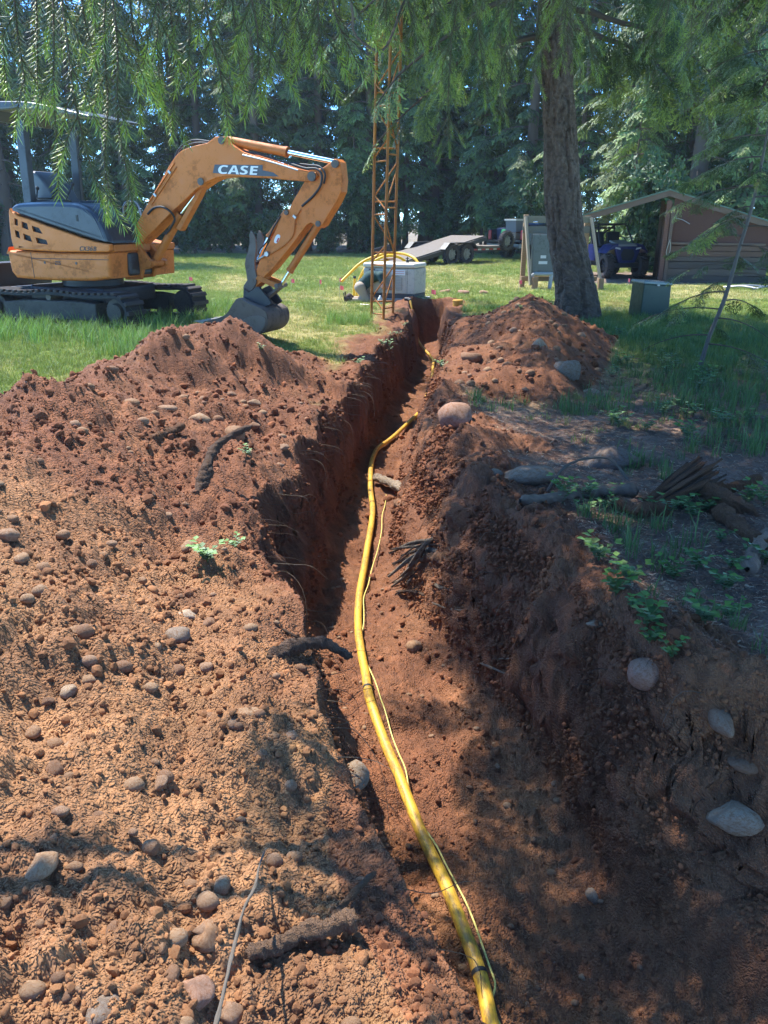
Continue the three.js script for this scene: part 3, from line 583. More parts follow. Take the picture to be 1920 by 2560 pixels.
const strands=[
[[-0.94,2.18,-2.28],[-0.95,2.05,-2.28],[-0.95,1.95,-2.28],[-0.96,1.85,-2.28]],
[[-0.81,2.16,-2.20],[-0.83,2.01,-2.20],[-0.85,1.87,-2.20],[-0.86,1.72,-2.20]],
[[-0.74,2.12,-2.05],[-0.74,1.99,-2.05],[-0.74,1.86,-2.05],[-0.72,1.72,-2.05],[-0.70,1.61,-2.05]],
[[-0.77,2.24,-2.51],[-0.80,2.10,-2.51],[-0.81,1.93,-2.51],[-0.84,1.77,-2.51],[-0.85,1.61,-2.51]],
[[-0.67,2.16,-2.20],[-0.67,2.01,-2.20],[-0.69,1.85,-2.20],[-0.68,1.70,-2.20],[-0.67,1.56,-2.20]],
[[-0.69,2.22,-2.43],[-0.69,2.07,-2.43],[-0.67,2.00,-2.43],[-0.65,1.93,-2.43]],
[[-0.59,2.20,-2.36],[-0.61,2.06,-2.36],[-0.64,1.98,-2.36]],
[[-0.66,2.30,-2.74],[-0.66,2.11,-2.74],[-0.69,1.85,-2.74]],
[[-0.46,2.18,-2.28],[-0.45,2.07,-2.28],[-0.43,1.96,-2.28],[-0.42,1.84,-2.28]],
[[-0.56,2.26,-2.58],[-0.57,2.11,-2.58],[-0.59,1.97,-2.58]],
[[-0.36,2.20,-2.36],[-0.34,2.08,-2.36],[-0.34,1.99,-2.36],[-0.34,1.88,-2.36]],
[[-0.47,2.30,-2.74],[-0.46,2.13,-2.74],[-0.45,1.98,-2.74]],
[[-0.30,2.24,-2.51],[-0.31,2.12,-2.51],[-0.33,1.99,-2.51]],
[[-0.29,2.34,-2.89],[-0.29,2.21,-2.89],[-0.30,2.14,-2.89]],
[[-0.18,2.22,-2.43],[-0.18,2.11,-2.43],[-0.17,1.97,-2.43]],
[[-0.14,2.32,-2.81],[-0.14,2.19,-2.81],[-0.13,2.11,-2.81]],
[[-0.90,2.28,-2.66],[-0.90,2.17,-2.66],[-0.88,2.05,-2.66],[-0.88,1.94,-2.66]],
[[-0.78,2.34,-2.89],[-0.82,2.10,-2.89],[-0.83,1.89,-2.89]],
[[-0.43,2.38,-3.04],[-0.47,2.24,-3.04],[-0.50,2.13,-3.04]],
[[-1.03,2.28,-2.66],[-1.05,2.12,-2.66],[-1.08,1.94,-2.66]],
[[-1.12,2.26,-2.58],[-1.12,2.10,-2.58],[-1.14,1.97,-2.58]],
]
const strands2=[
[[0.09,2.67,-4.20],[0.13,2.51,-4.20],[0.19,2.38,-4.20]],
[[0.24,2.77,-4.60],[0.27,2.56,-4.60],[0.30,2.36,-4.60]],
[[0.37,2.72,-4.40],[0.34,2.47,-4.40],[0.27,2.28,-4.40]],
[[0.55,2.83,-4.80],[0.50,2.53,-4.80],[0.42,2.28,-4.80]],
[[0.63,2.70,-4.30],[0.61,2.43,-4.30],[0.56,2.19,-4.30]],
[[0.87,2.88,-5.00],[0.87,2.55,-5.00],[0.86,2.29,-5.00]],
[[0.46,2.80,-4.70],[0.52,2.47,-4.70],[0.56,2.19,-4.70]],
[[0.92,2.75,-4.50],[0.92,2.51,-4.50],[0.90,2.31,-4.50]],
[[0.40,2.61,-5.20],[0.39,2.29,-5.20],[0.41,1.98,-5.20]],
[[1.09,2.85,-4.90],[1.14,2.57,-4.90],[1.23,2.35,-4.90]],
[[0.02,2.72,-4.40],[0.01,2.56,-4.40],[0.03,2.44,-4.40]],
[[0.61,2.85,-4.90],[0.66,2.45,-4.90],[0.67,2.09,-4.90]],
]
{
  const tree = thing('near_spruce', 'spruce whose needle branches hang in front of the orange excavator', 'tree', [0, 0, 0]);
  mesh('trunk', barkTrunk([[-3.7, -0.3, -2.1], [-3.7, 3, -2.2], [-3.65, 7, -2.3], [-3.7, 12, -2.2]], (t) => 0.24 * (1 - 0.85 * t), 120, 40, 5), barkMat, tree);
  for (const l of [[[-3.65, 3.4, -1.9], [-2.2, 2.9, -2.1], [-0.95, 2.38, -2.35], [-0.2, 2.28, -2.5]], [[-3.65, 3.7, -1.9], [-2.0, 3.1, -2.4], [-0.9, 2.5, -2.75], [-0.1, 2.38, -2.9]], [[-3.68, 3.1, -1.9], [-2.1, 2.6, -2.0], [-1.1, 2.28, -2.2], [-0.6, 2.2, -2.15]]])
    mesh('limb', taperTube(l, (t) => 0.035 * (1 - 0.75 * t), 20, 7, 0.1, 2), twigMat, tree);
  strands.forEach((s, i) => hangingBranch(tree, s, 500 + i, { len: 0.03, density: 560, kids: 3 + i % 3 }));
  const R = rng(88);
  for (let k = 0; k < 15; k++) {                                  // the denser mass along the limbs
    const x = -1.25 + 1.15 * R(), z = -2.4 - 0.8 * R(), y = 1.6 - z * 0.25 + 0.1 + 0.15 * R(), l = 0.2 + 0.22 * R();
    hangingBranch(tree, [[x, y, z], [x + 0.04 * (R() - 0.5), y - l * 0.5, z], [x + 0.14 * (R() - 0.5), y - l, z + 0.05 * R()]], 700 + k, { density: 480, len: 0.026, kids: 3 });
  }
}
{
  const tree = thing('near_fir', 'fir whose feathery twigs hang from above between the lattice mast and the big trunk', 'tree', [0, 0, 0]);
  mesh('trunk', barkTrunk([[4.1, -0.3, -1.6], [4.1, 3, -1.7], [4.15, 7, -1.7], [4.1, 12, -1.8]], (t) => 0.26 * (1 - 0.85 * t), 120, 40, 6), barkMat, tree);
  for (const l of [[[4.05, 4.2, -1.75], [2.6, 3.8, -3.2], [1.2, 3.1, -4.6], [0.1, 2.8, -4.7]], [[4.05, 4.6, -1.75], [2.9, 4.1, -3.2], [1.6, 3.4, -4.8], [0.4, 2.9, -5.1]]])
    mesh('limb', taperTube(l, (t) => 0.04 * (1 - 0.75 * t), 20, 7, 0.1, 2), twigMat, tree);
  { // longer unseen limbs, added above the picture to shade trench and right bank
    const R = rng(93), list = [];
    for (const [x, y, z] of [[-1.3, 3.25, -2.8], [-1.2, 3.35, -3.3], [-1.45, 3.4, -3.8], [-1.2, 3.4, -4.3], [-1.5, 3.5, -4.8], [-1.2, 3.5, -5.3], [-1.4, 3.6, -5.9], [-0.9, 3.4, -6.5], [-1.0, 3.8, -3.6], [-1.0, 3.9, -5.0]]) {
      const p = [V(4.05, y + 1.3, -1.75), V(mix(4.05, x, 0.25), y + 1.1, mix(-1.75, z, 0.3)), V(mix(4.05, x, 0.5), y + 0.7, mix(-1.75, z, 0.58)), V(mix(4.05, x, 0.75), y + 0.35, mix(-1.75, z, 0.82)), V(x, y + 0.1, z)];
      mesh('limb', taperTube(p, (t) => 0.045 * (1 - 0.8 * t), 16, 6, 0.1, y + z), twigMat, tree);
      sprays(list, p, R, 0.19, 0.62, 0.4, 1.0, 0.15, 0.8);
      for (let b = 0; b < 6; b++) { const t = 0.4 + 0.1 * b, i = Math.floor(t * 4), q = p[i].clone().lerp(p[i + 1], t * 4 - i), az = Math.atan2(z + 1.75, x - 4.05) + (b & 1 ? 0.9 : -0.9); sprays(list, limbPath(q, az, 0.8 + 0.3 * R(), 0.05, 0.15, 3), R, 0.16, 0.55, 0.1, 1.0, 0.15, 0.8); }
    }
    crownParts(tree, list);
  }
  strands2.forEach((s, i) => hangingBranch(tree, s, 900 + i, { kids: 13 }));
  mesh('dead_twig', taperTube([[-0.16, 2.56, -4], [-0.14, 2.48, -4], [-0.14, 2.41, -4], [-0.09, 2.36, -4], [-0.02, 2.33, -4], [0.1, 2.6, -4.3]], (t) => 0.006, 20, 5, 0.2, 3), twigMat, tree);
  const R = rng(89);
  for (let k = 0; k < 12; k++) {
    const x = 0.0 + 2.2 * R(), z = -4.3 - 1.3 * R(), y = 1.6 - z * 0.24 + 0.1 + 0.3 * R(), l = 0.3 + 0.3 * R();
    hangingBranch(tree, [[x, y, z], [x + 0.06 * (R() - 0.5), y - l * 0.5, z], [x + 0.3 * (R() - 0.6), y - l, z + 0.05 * R()]], 1000 + k, { density: 430, kids: 9 });
  }
}
// ---- the thin young fir at the right
{
  const R = rng(640), tree = thing('fir_sapling', 'thin young fir leaning beside the green utility box', 'tree', [3.6, 0, -8.7]), list = [];
  const T = [[0, -0.05, 0], [0.07, 0.4, 0], [0.18, 0.83, 0], [0.25, 1.34, 0], [0.32, 1.82, 0], [0.35, 2.4, 0], [0.4, 3.6, 0]], c = new THREE.CatmullRomCurve3(T.map((p) => V(...p)));
  mesh('trunk', taperTube(T, (t) => 0.026 * (1 - 0.7 * t), 40, 10, 0.1, 4), std(0.13, 0.11, 0.095, 1), tree);
  for (let k = 0; k < 34; k++) {
    const t = 0.1 + 0.9 * k / 34, q = c.getPointAt(t), az = k * 2.4 + R(), L = (t < 0.35 ? 0.85 : 0.8) * (0.75 + 0.5 * R()), p = limbPath(q, az, L, 0.1, 0.35, 4);
    mesh('branch', taperTube(p, (u) => 0.009 * (1 - 0.7 * u), 8, 5), twigMat, tree);
    if (R() < (t < 0.4 ? 0.72 : 1)) sprays(list, p, R, t < 0.4 ? 0.14 : 0.085, 0.3, 0.3, 0.95, 0.3, 0.8);
  }
  crownParts(tree, list);
}
console.log('near trees', performance.now());
// ---------------------------------------------------------------- materials for made things
const grimeA = tileNoise(512, 51, [[5, 0.6], [14, 0.5], [40, 0.4], [120, 0.35]]), speckA = tileNoise(512, 52, [[30, 1, 'cell'], [60, 0.6, 'cell']]);
const grimeMap = texture(512, (i) => { const g = sstep(0.55, 0.95, grimeA[i]) * 0.18 + sstep(0.9, 0.98, speckA[i]) * sstep(0.55, 0.7, grimeA[i]) * 0.35, v = 1 - g; return [v, v * (1 - 0.06 * g), v * (1 - 0.1 * g)]; }, true);
const grimeRough = texture(512, (i) => { const v = 0.55 + 0.45 * grimeA[i]; return [v, v, v]; });
const painted = (r, g, b, rough = 0.6, extra = {}) => std(r, g, b, rough, { map: grimeMap, roughnessMap: grimeRough, ...extra });
const woodA = tileNoise(512, 61, [[4, 0.5], [9, 0.4], [60, 0.3]]);
const woodTex = texture(512, (i, x, y) => { const r = 0.5 + 0.5 * Math.sin(y * 0.42 + 9 * woodA[(i * 1) % (512 * 512)] + 3 * woodA[(y * 512 + (x >> 3)) % (512 * 512)]), f = hash3(y, x >> 5, 4), v = 0.62 + 0.22 * r + 0.16 * f; return [v, v * 0.98, v * 0.95]; });
const wood = (r, g, b) => std(r, g, b, 0.9, { map: woodTex, bumpMap: woodTex, bumpScale: 0.003 });
const rubber = std(0.028, 0.027, 0.028, 0.85, { bumpMap: rep(soilBump, 2), bumpScale: 0.003 }), dirtyRubber = std(0.06, 0.05, 0.045, 0.95), blackSteel = painted(0.03, 0.03, 0.033, 0.6), darkPlastic = std(0.02, 0.02, 0.022, 0.6), chrome = std(0.75, 0.75, 0.76, 0.18, { metalness: 1 }), steel = std(0.42, 0.41, 0.4, 0.45, { metalness: 0.8 });
const M = (o, name, geo, mat) => mesh(name, geo, mat, o);
const font = await new FontLoader().loadAsync('fonts/droid/droid_sans_bold.typeface.json');
function letters(text, size, depth, slant = 0) {
  const g = new TextGeometry(text, { font, size, depth, curveSegments: 4, bevelEnabled: false }); g.computeBoundingBox();
  g.translate(-g.boundingBox.min.x, -g.boundingBox.min.y, 0);
  if (slant) g.applyMatrix4(new THREE.Matrix4().makeShear(0, 0, slant, 0, 0, 0));
  return g;
}
function wheel(parent, x, y, z, r, w, o = {}) {                   // wheel with its axle along z of the parent
  const t = new THREE.Group(); t.name = 'wheel'; t.position.set(x, y, z); parent.add(t);
  const p = []; for (const [a, b] of [[0.62, -0.46], [0.8, -0.5], [0.95, -0.47], [1, -0.36], [1.0, 0.36], [0.95, 0.47], [0.8, 0.5], [0.62, 0.46]]) p.push(new THREE.Vector2(a * r, b * w));
  const tyre = new THREE.LatheGeometry(p, 36).rotateX(Math.PI / 2), list = [tyre];
  const n = o.lugs || 26; for (let k = 0; k < n; k++) for (const s of [-1, 1]) { const a = (k + (s > 0 ? 0.5 : 0)) / n * 6.2832; list.push(box(r * 0.07 * (o.lug || 1), r * 0.13, w * 0.42, 0, r * (1 + 0.012 * (o.lug || 1)), s * w * 0.25, 0, 0.3 * s, 0).rotateZ(a)); }
  M(t, 'tyre', list, o.tyreMat || dirtyRubber);
  const rim = [new THREE.LatheGeometry([[0.64, -0.44], [0.6, -0.3], [0.55, 0.1], [0.3, 0.2], [0.28, 0.3], [0.0, 0.32]].map((q) => new THREE.Vector2(q[0] * r, q[1] * w * (o.flip || 1))), 28).rotateX(Math.PI / 2), cyl([0, 0, w * 0.25], [0, 0, w * 0.4], r * 0.17, r * 0.14)];
  for (let k = 0; k < (o.spokes || 8); k++) { const a = k / (o.spokes || 8) * 6.2832; rim.push(box(r * 0.3, r * 0.12, w * 0.12, r * 0.42, 0, w * 0.24).rotateZ(a)); }
  M(t, 'rim', rim, o.rimMat || steel);
  return t;
}
// ---------------------------------------------------------------- the excavator: x forward, y up, z toward the trench
{
  const ex = thing('mini_excavator', 'orange tracked mini excavator with a grey hood, parked on the lawn', 'excavator', [-1.632, 0.25, -10.359], -22 * Math.PI / 180);
  const orange = painted(0.62, 0.165, 0.015, 0.75), orangeWorn = painted(0.5, 0.145, 0.02, 0.85), hoodGrey = painted(0.035, 0.042, 0.055, 0.5), rustSteel = painted(0.13, 0.105, 0.085, 0.9), dirtGrey = painted(0.065, 0.058, 0.05, 1);
  const bulge = (g, z1, k) => { const P = g.attributes.position; for (let i = 0; i < P.count; i++) { const z = P.getZ(i) / z1, x = P.getX(i); P.setX(i, x - k * (1 - z * z) * sstep(-2.9, -3.45, x)); } g.computeVertexNormals(); return g; };
  const slab = (pts, z0, z1, bev, steps) => { const s = new THREE.Shape(pts.map((p) => new THREE.Vector2(...p))); return new THREE.ExtrudeGeometry(s, { depth: z1 - z0 - 2 * bev, steps, bevelEnabled: true, bevelThickness: bev, bevelSize: bev * 0.8, bevelOffset: -bev * 0.8, bevelSegments: 3 }).translate(0, 0, z0 + bev); };
  // tracks
  const fx = -1.68, rx = -3.78, cy = 0.245, cr = 0.205;
  const path = []; for (let k = 0; k <= 14; k++) { const a = -Math.PI / 2 + Math.PI * k / 14; path.push([fx + Math.cos(a) * cr, cy + Math.sin(a) * cr]); }
  for (const t of [0.25, 0.5, 0.75]) path.push([mix(fx, rx, t), cy + cr + (t === 0.5 ? 0.015 : -0.012)]);
  for (let k = 0; k <= 14; k++) { const a = Math.PI / 2 + Math.PI * k / 14; path.push([rx + Math.cos(a) * cr, cy + Math.sin(a) * cr]); }
  const loop = new THREE.CatmullRomCurve3(path.map((p) => V(p[0], p[1], 0)), true, 'centripetal'), N = 52;
  const lugGeo = box(0.058, 0.034, 0.36, 0, 0.017, 0, 0, 0, 0, 0.008);
  for (const s of [1, -1]) {
    const tr = new THREE.Group(); tr.name = 'track'; tr.position.z = s * 0.72; ex.add(tr);
    const outer = loop.getPoints(110).slice(0, -1), off = (p, i, d) => { const a = outer[(i + 1) % 110], b = outer[(i + 109) % 110], t = a.clone().sub(b).normalize(); return [p.x + t.y * d, p.y - t.x * d]; };
    M(tr, 'belt', plate(outer.map((p, i) => off(p, i, 0.012)), -0.175, 0.175, 0.006, [outer.map((p, i) => off(p, i, -0.028))]), rubber);
    for (let k = 0; k < N; k++) { const p = loop.getPointAt(k / N), t = loop.getTangentAt(k / N), m = M(tr, 'lug', lugGeo, dirtyRubber); m.position.set(p.x + t.y * 0.012, p.y - t.x * 0.012, 0); m.rotation.z = Math.atan2(t.y, t.x) + Math.PI; }
    const fr = M(tr, 'track_frame', [plate([[-1.98, 0.34], [-1.98, 0.12], [-3.6, 0.105], [-3.6, 0.32], [-3.2, 0.36], [-2.2, 0.365]], 0.05 * s - 0.1, 0.05 * s + 0.1, 0.02)], dirtGrey);
    M(fr, 'roller', cyl([-2.79, 0.4, -0.1], [-2.79, 0.4, 0.13], 0.045), rustSteel);
    for (let k = 0; k < 4; k++) M(fr, 'roller', cyl([-2.1 - k * 0.42, 0.1, -0.12], [-2.1 - k * 0.42, 0.1, 0.12], 0.06), rustSteel);
    M(tr, 'idler', [cyl([fx, cy, -0.1], [fx, cy, 0.1], 0.172, 0.172, 28), cyl([fx, cy, 0.1 * s], [fx, cy, 0.15 * s], 0.115, 0.1, 24)], dirtGrey);
    M(tr, 'sprocket', [cyl([rx, cy, -0.08], [rx, cy, 0.08], 0.165, 0.165, 20), cyl([rx, cy, 0.1 * s], [rx, cy, 0.16 * s], 0.1, 0.09, 20)], dirtGrey);
  }
  M(ex, 'undercarriage', [box(1.3, 0.22, 1.1, -2.75, 0.4, 0), cyl([-2.75, 0.45, 0], [-2.75, 0.62, 0], 0.42, 0.42, 28), box(0.6, 0.14, 0.9, -3.6, 0.36, 0)], blackSteel);
  M(ex, 'dozer_blade', [plate([[-4.52, 0.12], [-4.46, 0.1], [-4.36, 0.4], [-4.32, 0.78], [-4.4, 0.8], [-4.46, 0.45]], -0.84, 0.84, 0.012), box(0.9, 0.1, 0.1, -4.0, 0.42, 0.3, 0, 0, 0.08), box(0.9, 0.1, 0.1, -4.0, 0.42, -0.3, 0, 0, 0.08)], blackSteel);
  // house
  const skirt = [[-3.53, 1.03], [-3.53, 0.985], [-3.2, 0.978], [-2.653, 0.966], [-1.803, 0.971], [-1.826, 0.654], [-2.129, 0.617], [-2.724, 0.605], [-3.132, 0.61], [-3.46, 0.625], [-3.53, 0.703], [-3.545, 0.841]];
  M(ex, 'counterweight', bulge(slab(skirt, -0.7, 0.7, 0.05, 10), 0.7, 0.2), orange);
  M(ex, 'panel_seam', [box(0.008, 0.33, 0.006, -3.13, 0.8, 0.7), box(1.3, 0.008, 0.006, -2.47, 0.89, 0.7)], darkPlastic);
  const upper = [[-3.39, 1.523], [-3.352, 1.48], [-3.261, 1.429], [-3.068, 1.385], [-2.784, 1.306], [-2.484, 1.228], [-2.226, 1.158], [-2.006, 1.11], [-1.775, 1.084], [-1.778, 1.006], [-1.819, 0.985], [-2.652, 0.98], [-3.421, 1.001], [-3.445, 1.113], [-3.437, 1.29], [-3.415, 1.465]];
  const grilles = [[[-3.334, 1.421], [-3.249, 1.392], [-3.269, 1.283], [-3.355, 1.305]], [[-3.221, 1.378], [-3.096, 1.346], [-3.091, 1.233], [-3.232, 1.269]], [[-3.057, 1.323], [-2.906, 1.291], [-2.852, 1.188], [-3.043, 1.219]], [[-3.363, 1.273], [-3.263, 1.24], [-3.265, 1.122], [-3.369, 1.155]], [[-3.225, 1.225], [-3.08, 1.186], [-3.056, 1.084], [-3.225, 1.115]], [[-3.022, 1.175], [-2.808, 1.14], [-2.786, 1.053], [-3.004, 1.07]], [[-3.349, 1.062], [-3.006, 1.016], [-3.014, 0.998], [-3.336, 1.007]]];
  M(ex, 'side_panel', plate(upper, 0.63, 0.7, 0.018, grilles), orange);
  M(ex, 'engine_cover', bulge(slab(upper.map(([x, y]) => [x + 0.012, y - 0.012]), -0.66, 0.63, 0.02, 8), 0.66, 0.16), orangeWorn);
  const gmesh = texture(64, (i, x, y) => { const v = ((x >> 3) + (y >> 3)) & 1 ? 0.5 : 1; return [v, v, v]; }), gmat = std(0.02, 0.02, 0.024, 0.6, { map: rep(gmesh, 6), bumpMap: rep(gmesh, 6), bumpScale: 0.004 });
  grilles.forEach((g) => M(ex, 'grille', plate(g, 0.632, 0.664, 0.002), gmat));
  const hood = smoothLine([[-3.38, 1.535], [-3.314, 1.572], [-3.226, 1.59], [-2.92, 1.602], [-2.529, 1.597], [-2.245, 1.581], [-2.119, 1.545], [-2.016, 1.487], [-1.903, 1.384], [-1.829, 1.266], [-1.778, 1.126]], 4, false).concat([[-1.775, 1.094], [-2.006, 1.12], [-2.226, 1.168], [-2.484, 1.238], [-2.784, 1.316], [-3.068, 1.395], [-3.261, 1.44], [-3.352, 1.49]]);
  const hd = M(ex, 'hood', slab(hood, 0.08, 0.694, 0.075, 2), hoodGrey);
  M(hd, 'hood_handle', box(0.03, 0.075, 0.012, -2.255, 1.397, 0.695), darkPlastic);
  M(hd, 'hood_rim', tube([[-2.1, 1.5, 0.69], [-2.0, 1.42, 0.69], [-1.92, 1.28, 0.69], [-1.87, 1.15, 0.69]], 0.009, 16, 6), hoodGrey);
  M(ex, 'floor_plate', [box(1.2, 0.06, 0.7, -2.4, 1.03, -0.3), box(0.35, 0.3, 0.5, -1.95, 0.82, 0.1)], blackSteel);
  // operator's place
  const seat = M(ex, 'seat', [slab(smoothLine([[-3.593, 2.0], [-3.522, 2.02], [-3.43, 1.97], [-3.32, 1.86], [-3.235, 1.75], [-3.15, 1.56], [-3.45, 1.5], [-3.56, 1.75]], 3), -0.42, 0.06, 0.05, 3), box(0.5, 0.12, 0.48, -2.98, 1.52, -0.18, 0, 0, -0.05, 0.05)], std(0.09, 0.1, 0.115, 0.55));
  M(ex, 'console', [box(0.52, 0.16, 0.16, -3.12, 1.56, 0.16), box(0.52, 0.16, 0.16, -3.12, 1.56, -0.5), box(0.3, 0.012, 0.2, -3.32, 1.66, 0.14)], blackSteel);
  for (const [a, b] of [[[-3.45, 1.62, 0.14], [-3.4, 1.79, 0.14]], [[-3.24, 1.63, 0.1], [-3.13, 1.77, 0.08]], [[-2.98, 1.6, 0.1], [-2.84, 1.84, 0.06]], [[-2.7, 1.08, -0.1], [-2.66, 1.5, -0.1]], [[-2.7, 1.08, -0.3], [-2.66, 1.5, -0.3]]]) M(ex, 'control_lever', [cyl(a, b, 0.011), new THREE.SphereGeometry(0.026, 10, 8).translate(...b)], darkPlastic);
  const rail = (pts, r, name, mat) => M(ex, name, tube(pts, r, 24, 7), mat);
  rail([[-2.36, 1.08, -0.35], [-2.34, 1.58, -0.35], [-2.2, 1.62, -0.35], [-2.1, 1.58, -0.35], [-2.06, 1.2, -0.35]], 0.014, 'guard_rail', steel);
  rail([[-2.42, 1.26, -0.1], [-2.25, 1.265, -0.1], [-2.06, 1.27, -0.1]], 0.016, 'guard_rail', steel);
  M(ex, 'canopy_post', slab([[-3.362, 2.62], [-3.225, 2.62], [-3.29, 1.5], [-3.43, 1.5]], 0.3, 0.4, 0.015, 1), painted(0.03, 0.035, 0.045, 0.6));
  M(ex, 'canopy_post', slab([[-3.362, 2.62], [-3.225, 2.62], [-3.29, 1.5], [-3.43, 1.5]], -0.62, -0.56, 0.015, 1), blackSteel);
  M(ex, 'canopy_brace', [cyl([-2.83, 1.84, -0.6], [-2.8, 2.7, -0.6], 0.014), cyl([-2.86, 1.1, -0.6], [-2.83, 1.84, -0.6], 0.014)], blackSteel);
  M(ex, 'canopy_roof', slab(smoothLine([[-3.83, 2.63], [-3.79, 2.72], [-3.7, 2.8], [-3.57, 2.832], [-3.365, 2.83], [-3.001, 2.802], [-2.715, 2.752], [-2.404, 2.688], [-2.053, 2.605]], 4, false).concat([[-2.06, 2.58], [-2.41, 2.63], [-2.724, 2.69], [-3.21, 2.735], [-3.6, 2.73], [-3.72, 2.62]]), -0.66, 0.48, 0.03, 3), hoodGrey);
  // swing post, boom, dipper
  const king = [[-2.048, 1.008], [-1.969, 1.143], [-1.898, 1.175], [-1.842, 1.161], [-1.791, 1.1], [-1.709, 0.997], [-1.61, 0.879], [-1.528, 0.851], [-1.535, 0.8], [-1.646, 0.751], [-1.725, 0.742], [-1.769, 0.635], [-2.039, 0.605], [-2.084, 0.704], [-2.03, 0.79], [-2.02, 0.9]];
  M(ex, 'swing_post', [plate(king, 0.1, 0.16, 0.012), plate(king, -0.16, -0.1, 0.012), cyl([-2.0, 0.6, 0], [-2.0, 1.02, 0], 0.11, 0.11, 18), cyl([-1.9, 1.12, -0.18], [-1.9, 1.12, 0.18], 0.05), cyl([-1.6, 0.83, -0.18], [-1.6, 0.83, 0.18], 0.045)], orangeWorn);
  const boom = smoothLine([[-1.921, 1.155], [-1.609, 1.531], [-1.341, 1.828], [-1.12, 2.075], [-0.974, 2.185], [-0.8, 2.235], [-0.566, 2.27]], 4, false).concat([[-0.44, 2.336], [-0.29, 2.331], [-0.23, 2.25], [-0.06, 2.155], [0.265, 2.062], [0.582, 1.968], [0.792, 1.921], [0.93, 1.904], [0.96, 1.861], [0.91, 1.815], [0.787, 1.805], [0.179, 1.862], [-0.268, 1.885], [-0.46, 1.872], [-0.6, 1.83], [-0.78, 1.74], [-0.95, 1.63], [-1.193, 1.47], [-1.539, 1.222], [-1.754, 1.076], [-1.872, 1.035], [-1.94, 1.08]]);
  const bm = M(ex, 'boom', slab(boom, -0.12, 0.12, 0.012, 1), orange);
  M(bm, 'pin', cyl([-0.7, 1.83, -0.13], [-0.7, 1.83, 0.135], 0.045), rustSteel);
  M(bm, 'pin', cyl([0.88, 1.86, -0.135], [0.88, 1.86, 0.14], 0.055), rustSteel);
  M(bm, 'pin', cyl([-0.35, 2.29, -0.13], [-0.35, 2.29, 0.135], 0.045), rustSteel);
  M(bm, 'lettering_band', plate([[-0.475, 2.022], [-0.513, 1.926], [0.186, 1.878], [0.43, 1.868], [0.35, 1.915], [0.208, 1.942], [0.212, 2.0]], 0.1202, 0.1235, 0.0008), std(0.075, 0.075, 0.085, 0.5));
  const cs = letters('CASE', 0.098, 0.004, 0.12); cs.computeBoundingBox(); cs.scale(0.585 / cs.boundingBox.max.x, 1, 1);
  const csm = M(bm, 'lettering', cs, std(0.8, 0.79, 0.76, 0.5)); csm.position.set(-0.438, 1.916, 0.1236); csm.rotation.z = -0.045;
  const stick = [[1.13, 2.02], [1.16, 2.045], [1.2, 2.045], [1.24, 2.01], [1.262, 1.813], [1.245, 1.686], [1.169, 1.557], [1.079, 1.441], [0.985, 1.31], [0.93, 1.28], [0.88, 1.31], [0.829, 1.338], [0.774, 1.315], [0.698, 1.233], [0.525, 1.048], [0.268, 0.794], [0.148, 0.703], [0.08, 0.62], [0.0, 0.56], [-0.03, 0.62], [0.0, 0.72], [0.028, 0.789], [0.073, 0.885], [0.292, 1.2], [0.44, 1.44], [0.47, 1.49], [0.53, 1.495], [0.589, 1.591], [0.759, 1.808], [0.84, 1.95], [0.9, 1.95], [0.991, 1.945]];
  const dip = M(ex, 'dipper', slab(stick, -0.09, 0.09, 0.012, 1), orange);
  M(dip, 'sticker', plate(smoothLine([[0.345, 1.2], [0.3, 1.12], [0.318, 1.1], [0.345, 1.105], [0.395, 1.185], [0.378, 1.203]], 3), 0.0902, 0.093, 0.0006), std(0.75, 0.74, 0.72, 0.6));
  M(dip, 'sticker', plate([[0.362, 1.165], [0.335, 1.115], [0.352, 1.112], [0.381, 1.162]], 0.0932, 0.0955, 0.0005), std(0.5, 0.03, 0.03, 0.6));
  M(dip, 'valve', [cyl([0.2, 0.97, 0.09], [0.2, 0.97, 0.13], 0.035, 0.03, 8), cyl([0.2, 0.97, 0.11], [0.06, 0.9, 0.11], 0.012)], steel);
  M(dip, 'pin', cyl([0.93, 1.33, -0.1], [0.93, 1.33, 0.105], 0.035), rustSteel);
  M(dip, 'pin', cyl([1.18, 1.99, -0.12], [1.18, 1.99, 0.12], 0.045), rustSteel);
  M(dip, 'pin', cyl([0.5, 1.46, -0.11], [0.5, 1.46, 0.11], 0.03), rustSteel);
  const ram = (name, a, b, c, r, z = 0) => { const o = M(ex, name, [cyl([...a, z], [...b, z], r, r, 16), cyl([b[0] + (a[0] - b[0]) * 0.04, b[1] + (a[1] - b[1]) * 0.04, z], [...b, z], r * 1.12, r * 1.12, 16)], orangeWorn); M(o, 'piston_rod', cyl([...b, z], [...c, z], r * 0.55, r * 0.55, 14), chrome); return o; };
  ram('boom_cylinder', [-1.62, 0.85], [-1.13, 1.45], [-0.72, 1.83], 0.055);
  M(ex, 'cylinder_guard', plate([[-1.2, 1.27], [-1.13, 1.24], [-0.78, 1.68], [-0.7, 1.8], [-0.75, 1.83], [-0.84, 1.7]], -0.06, 0.06, 0.01), orangeWorn);
  ram('arm_cylinder', [-0.33, 2.295], [0.499, 2.143], [1.15, 2.015], 0.055);
  ram('bucket_cylinder', [0.9, 1.33], [0.456, 0.761], [0.324, 0.589], 0.045);
  const th = ram('thumb_cylinder', [0.44, 1.47], [0.17, 1.17], [0.0, 0.9], 0.034, 0.0);
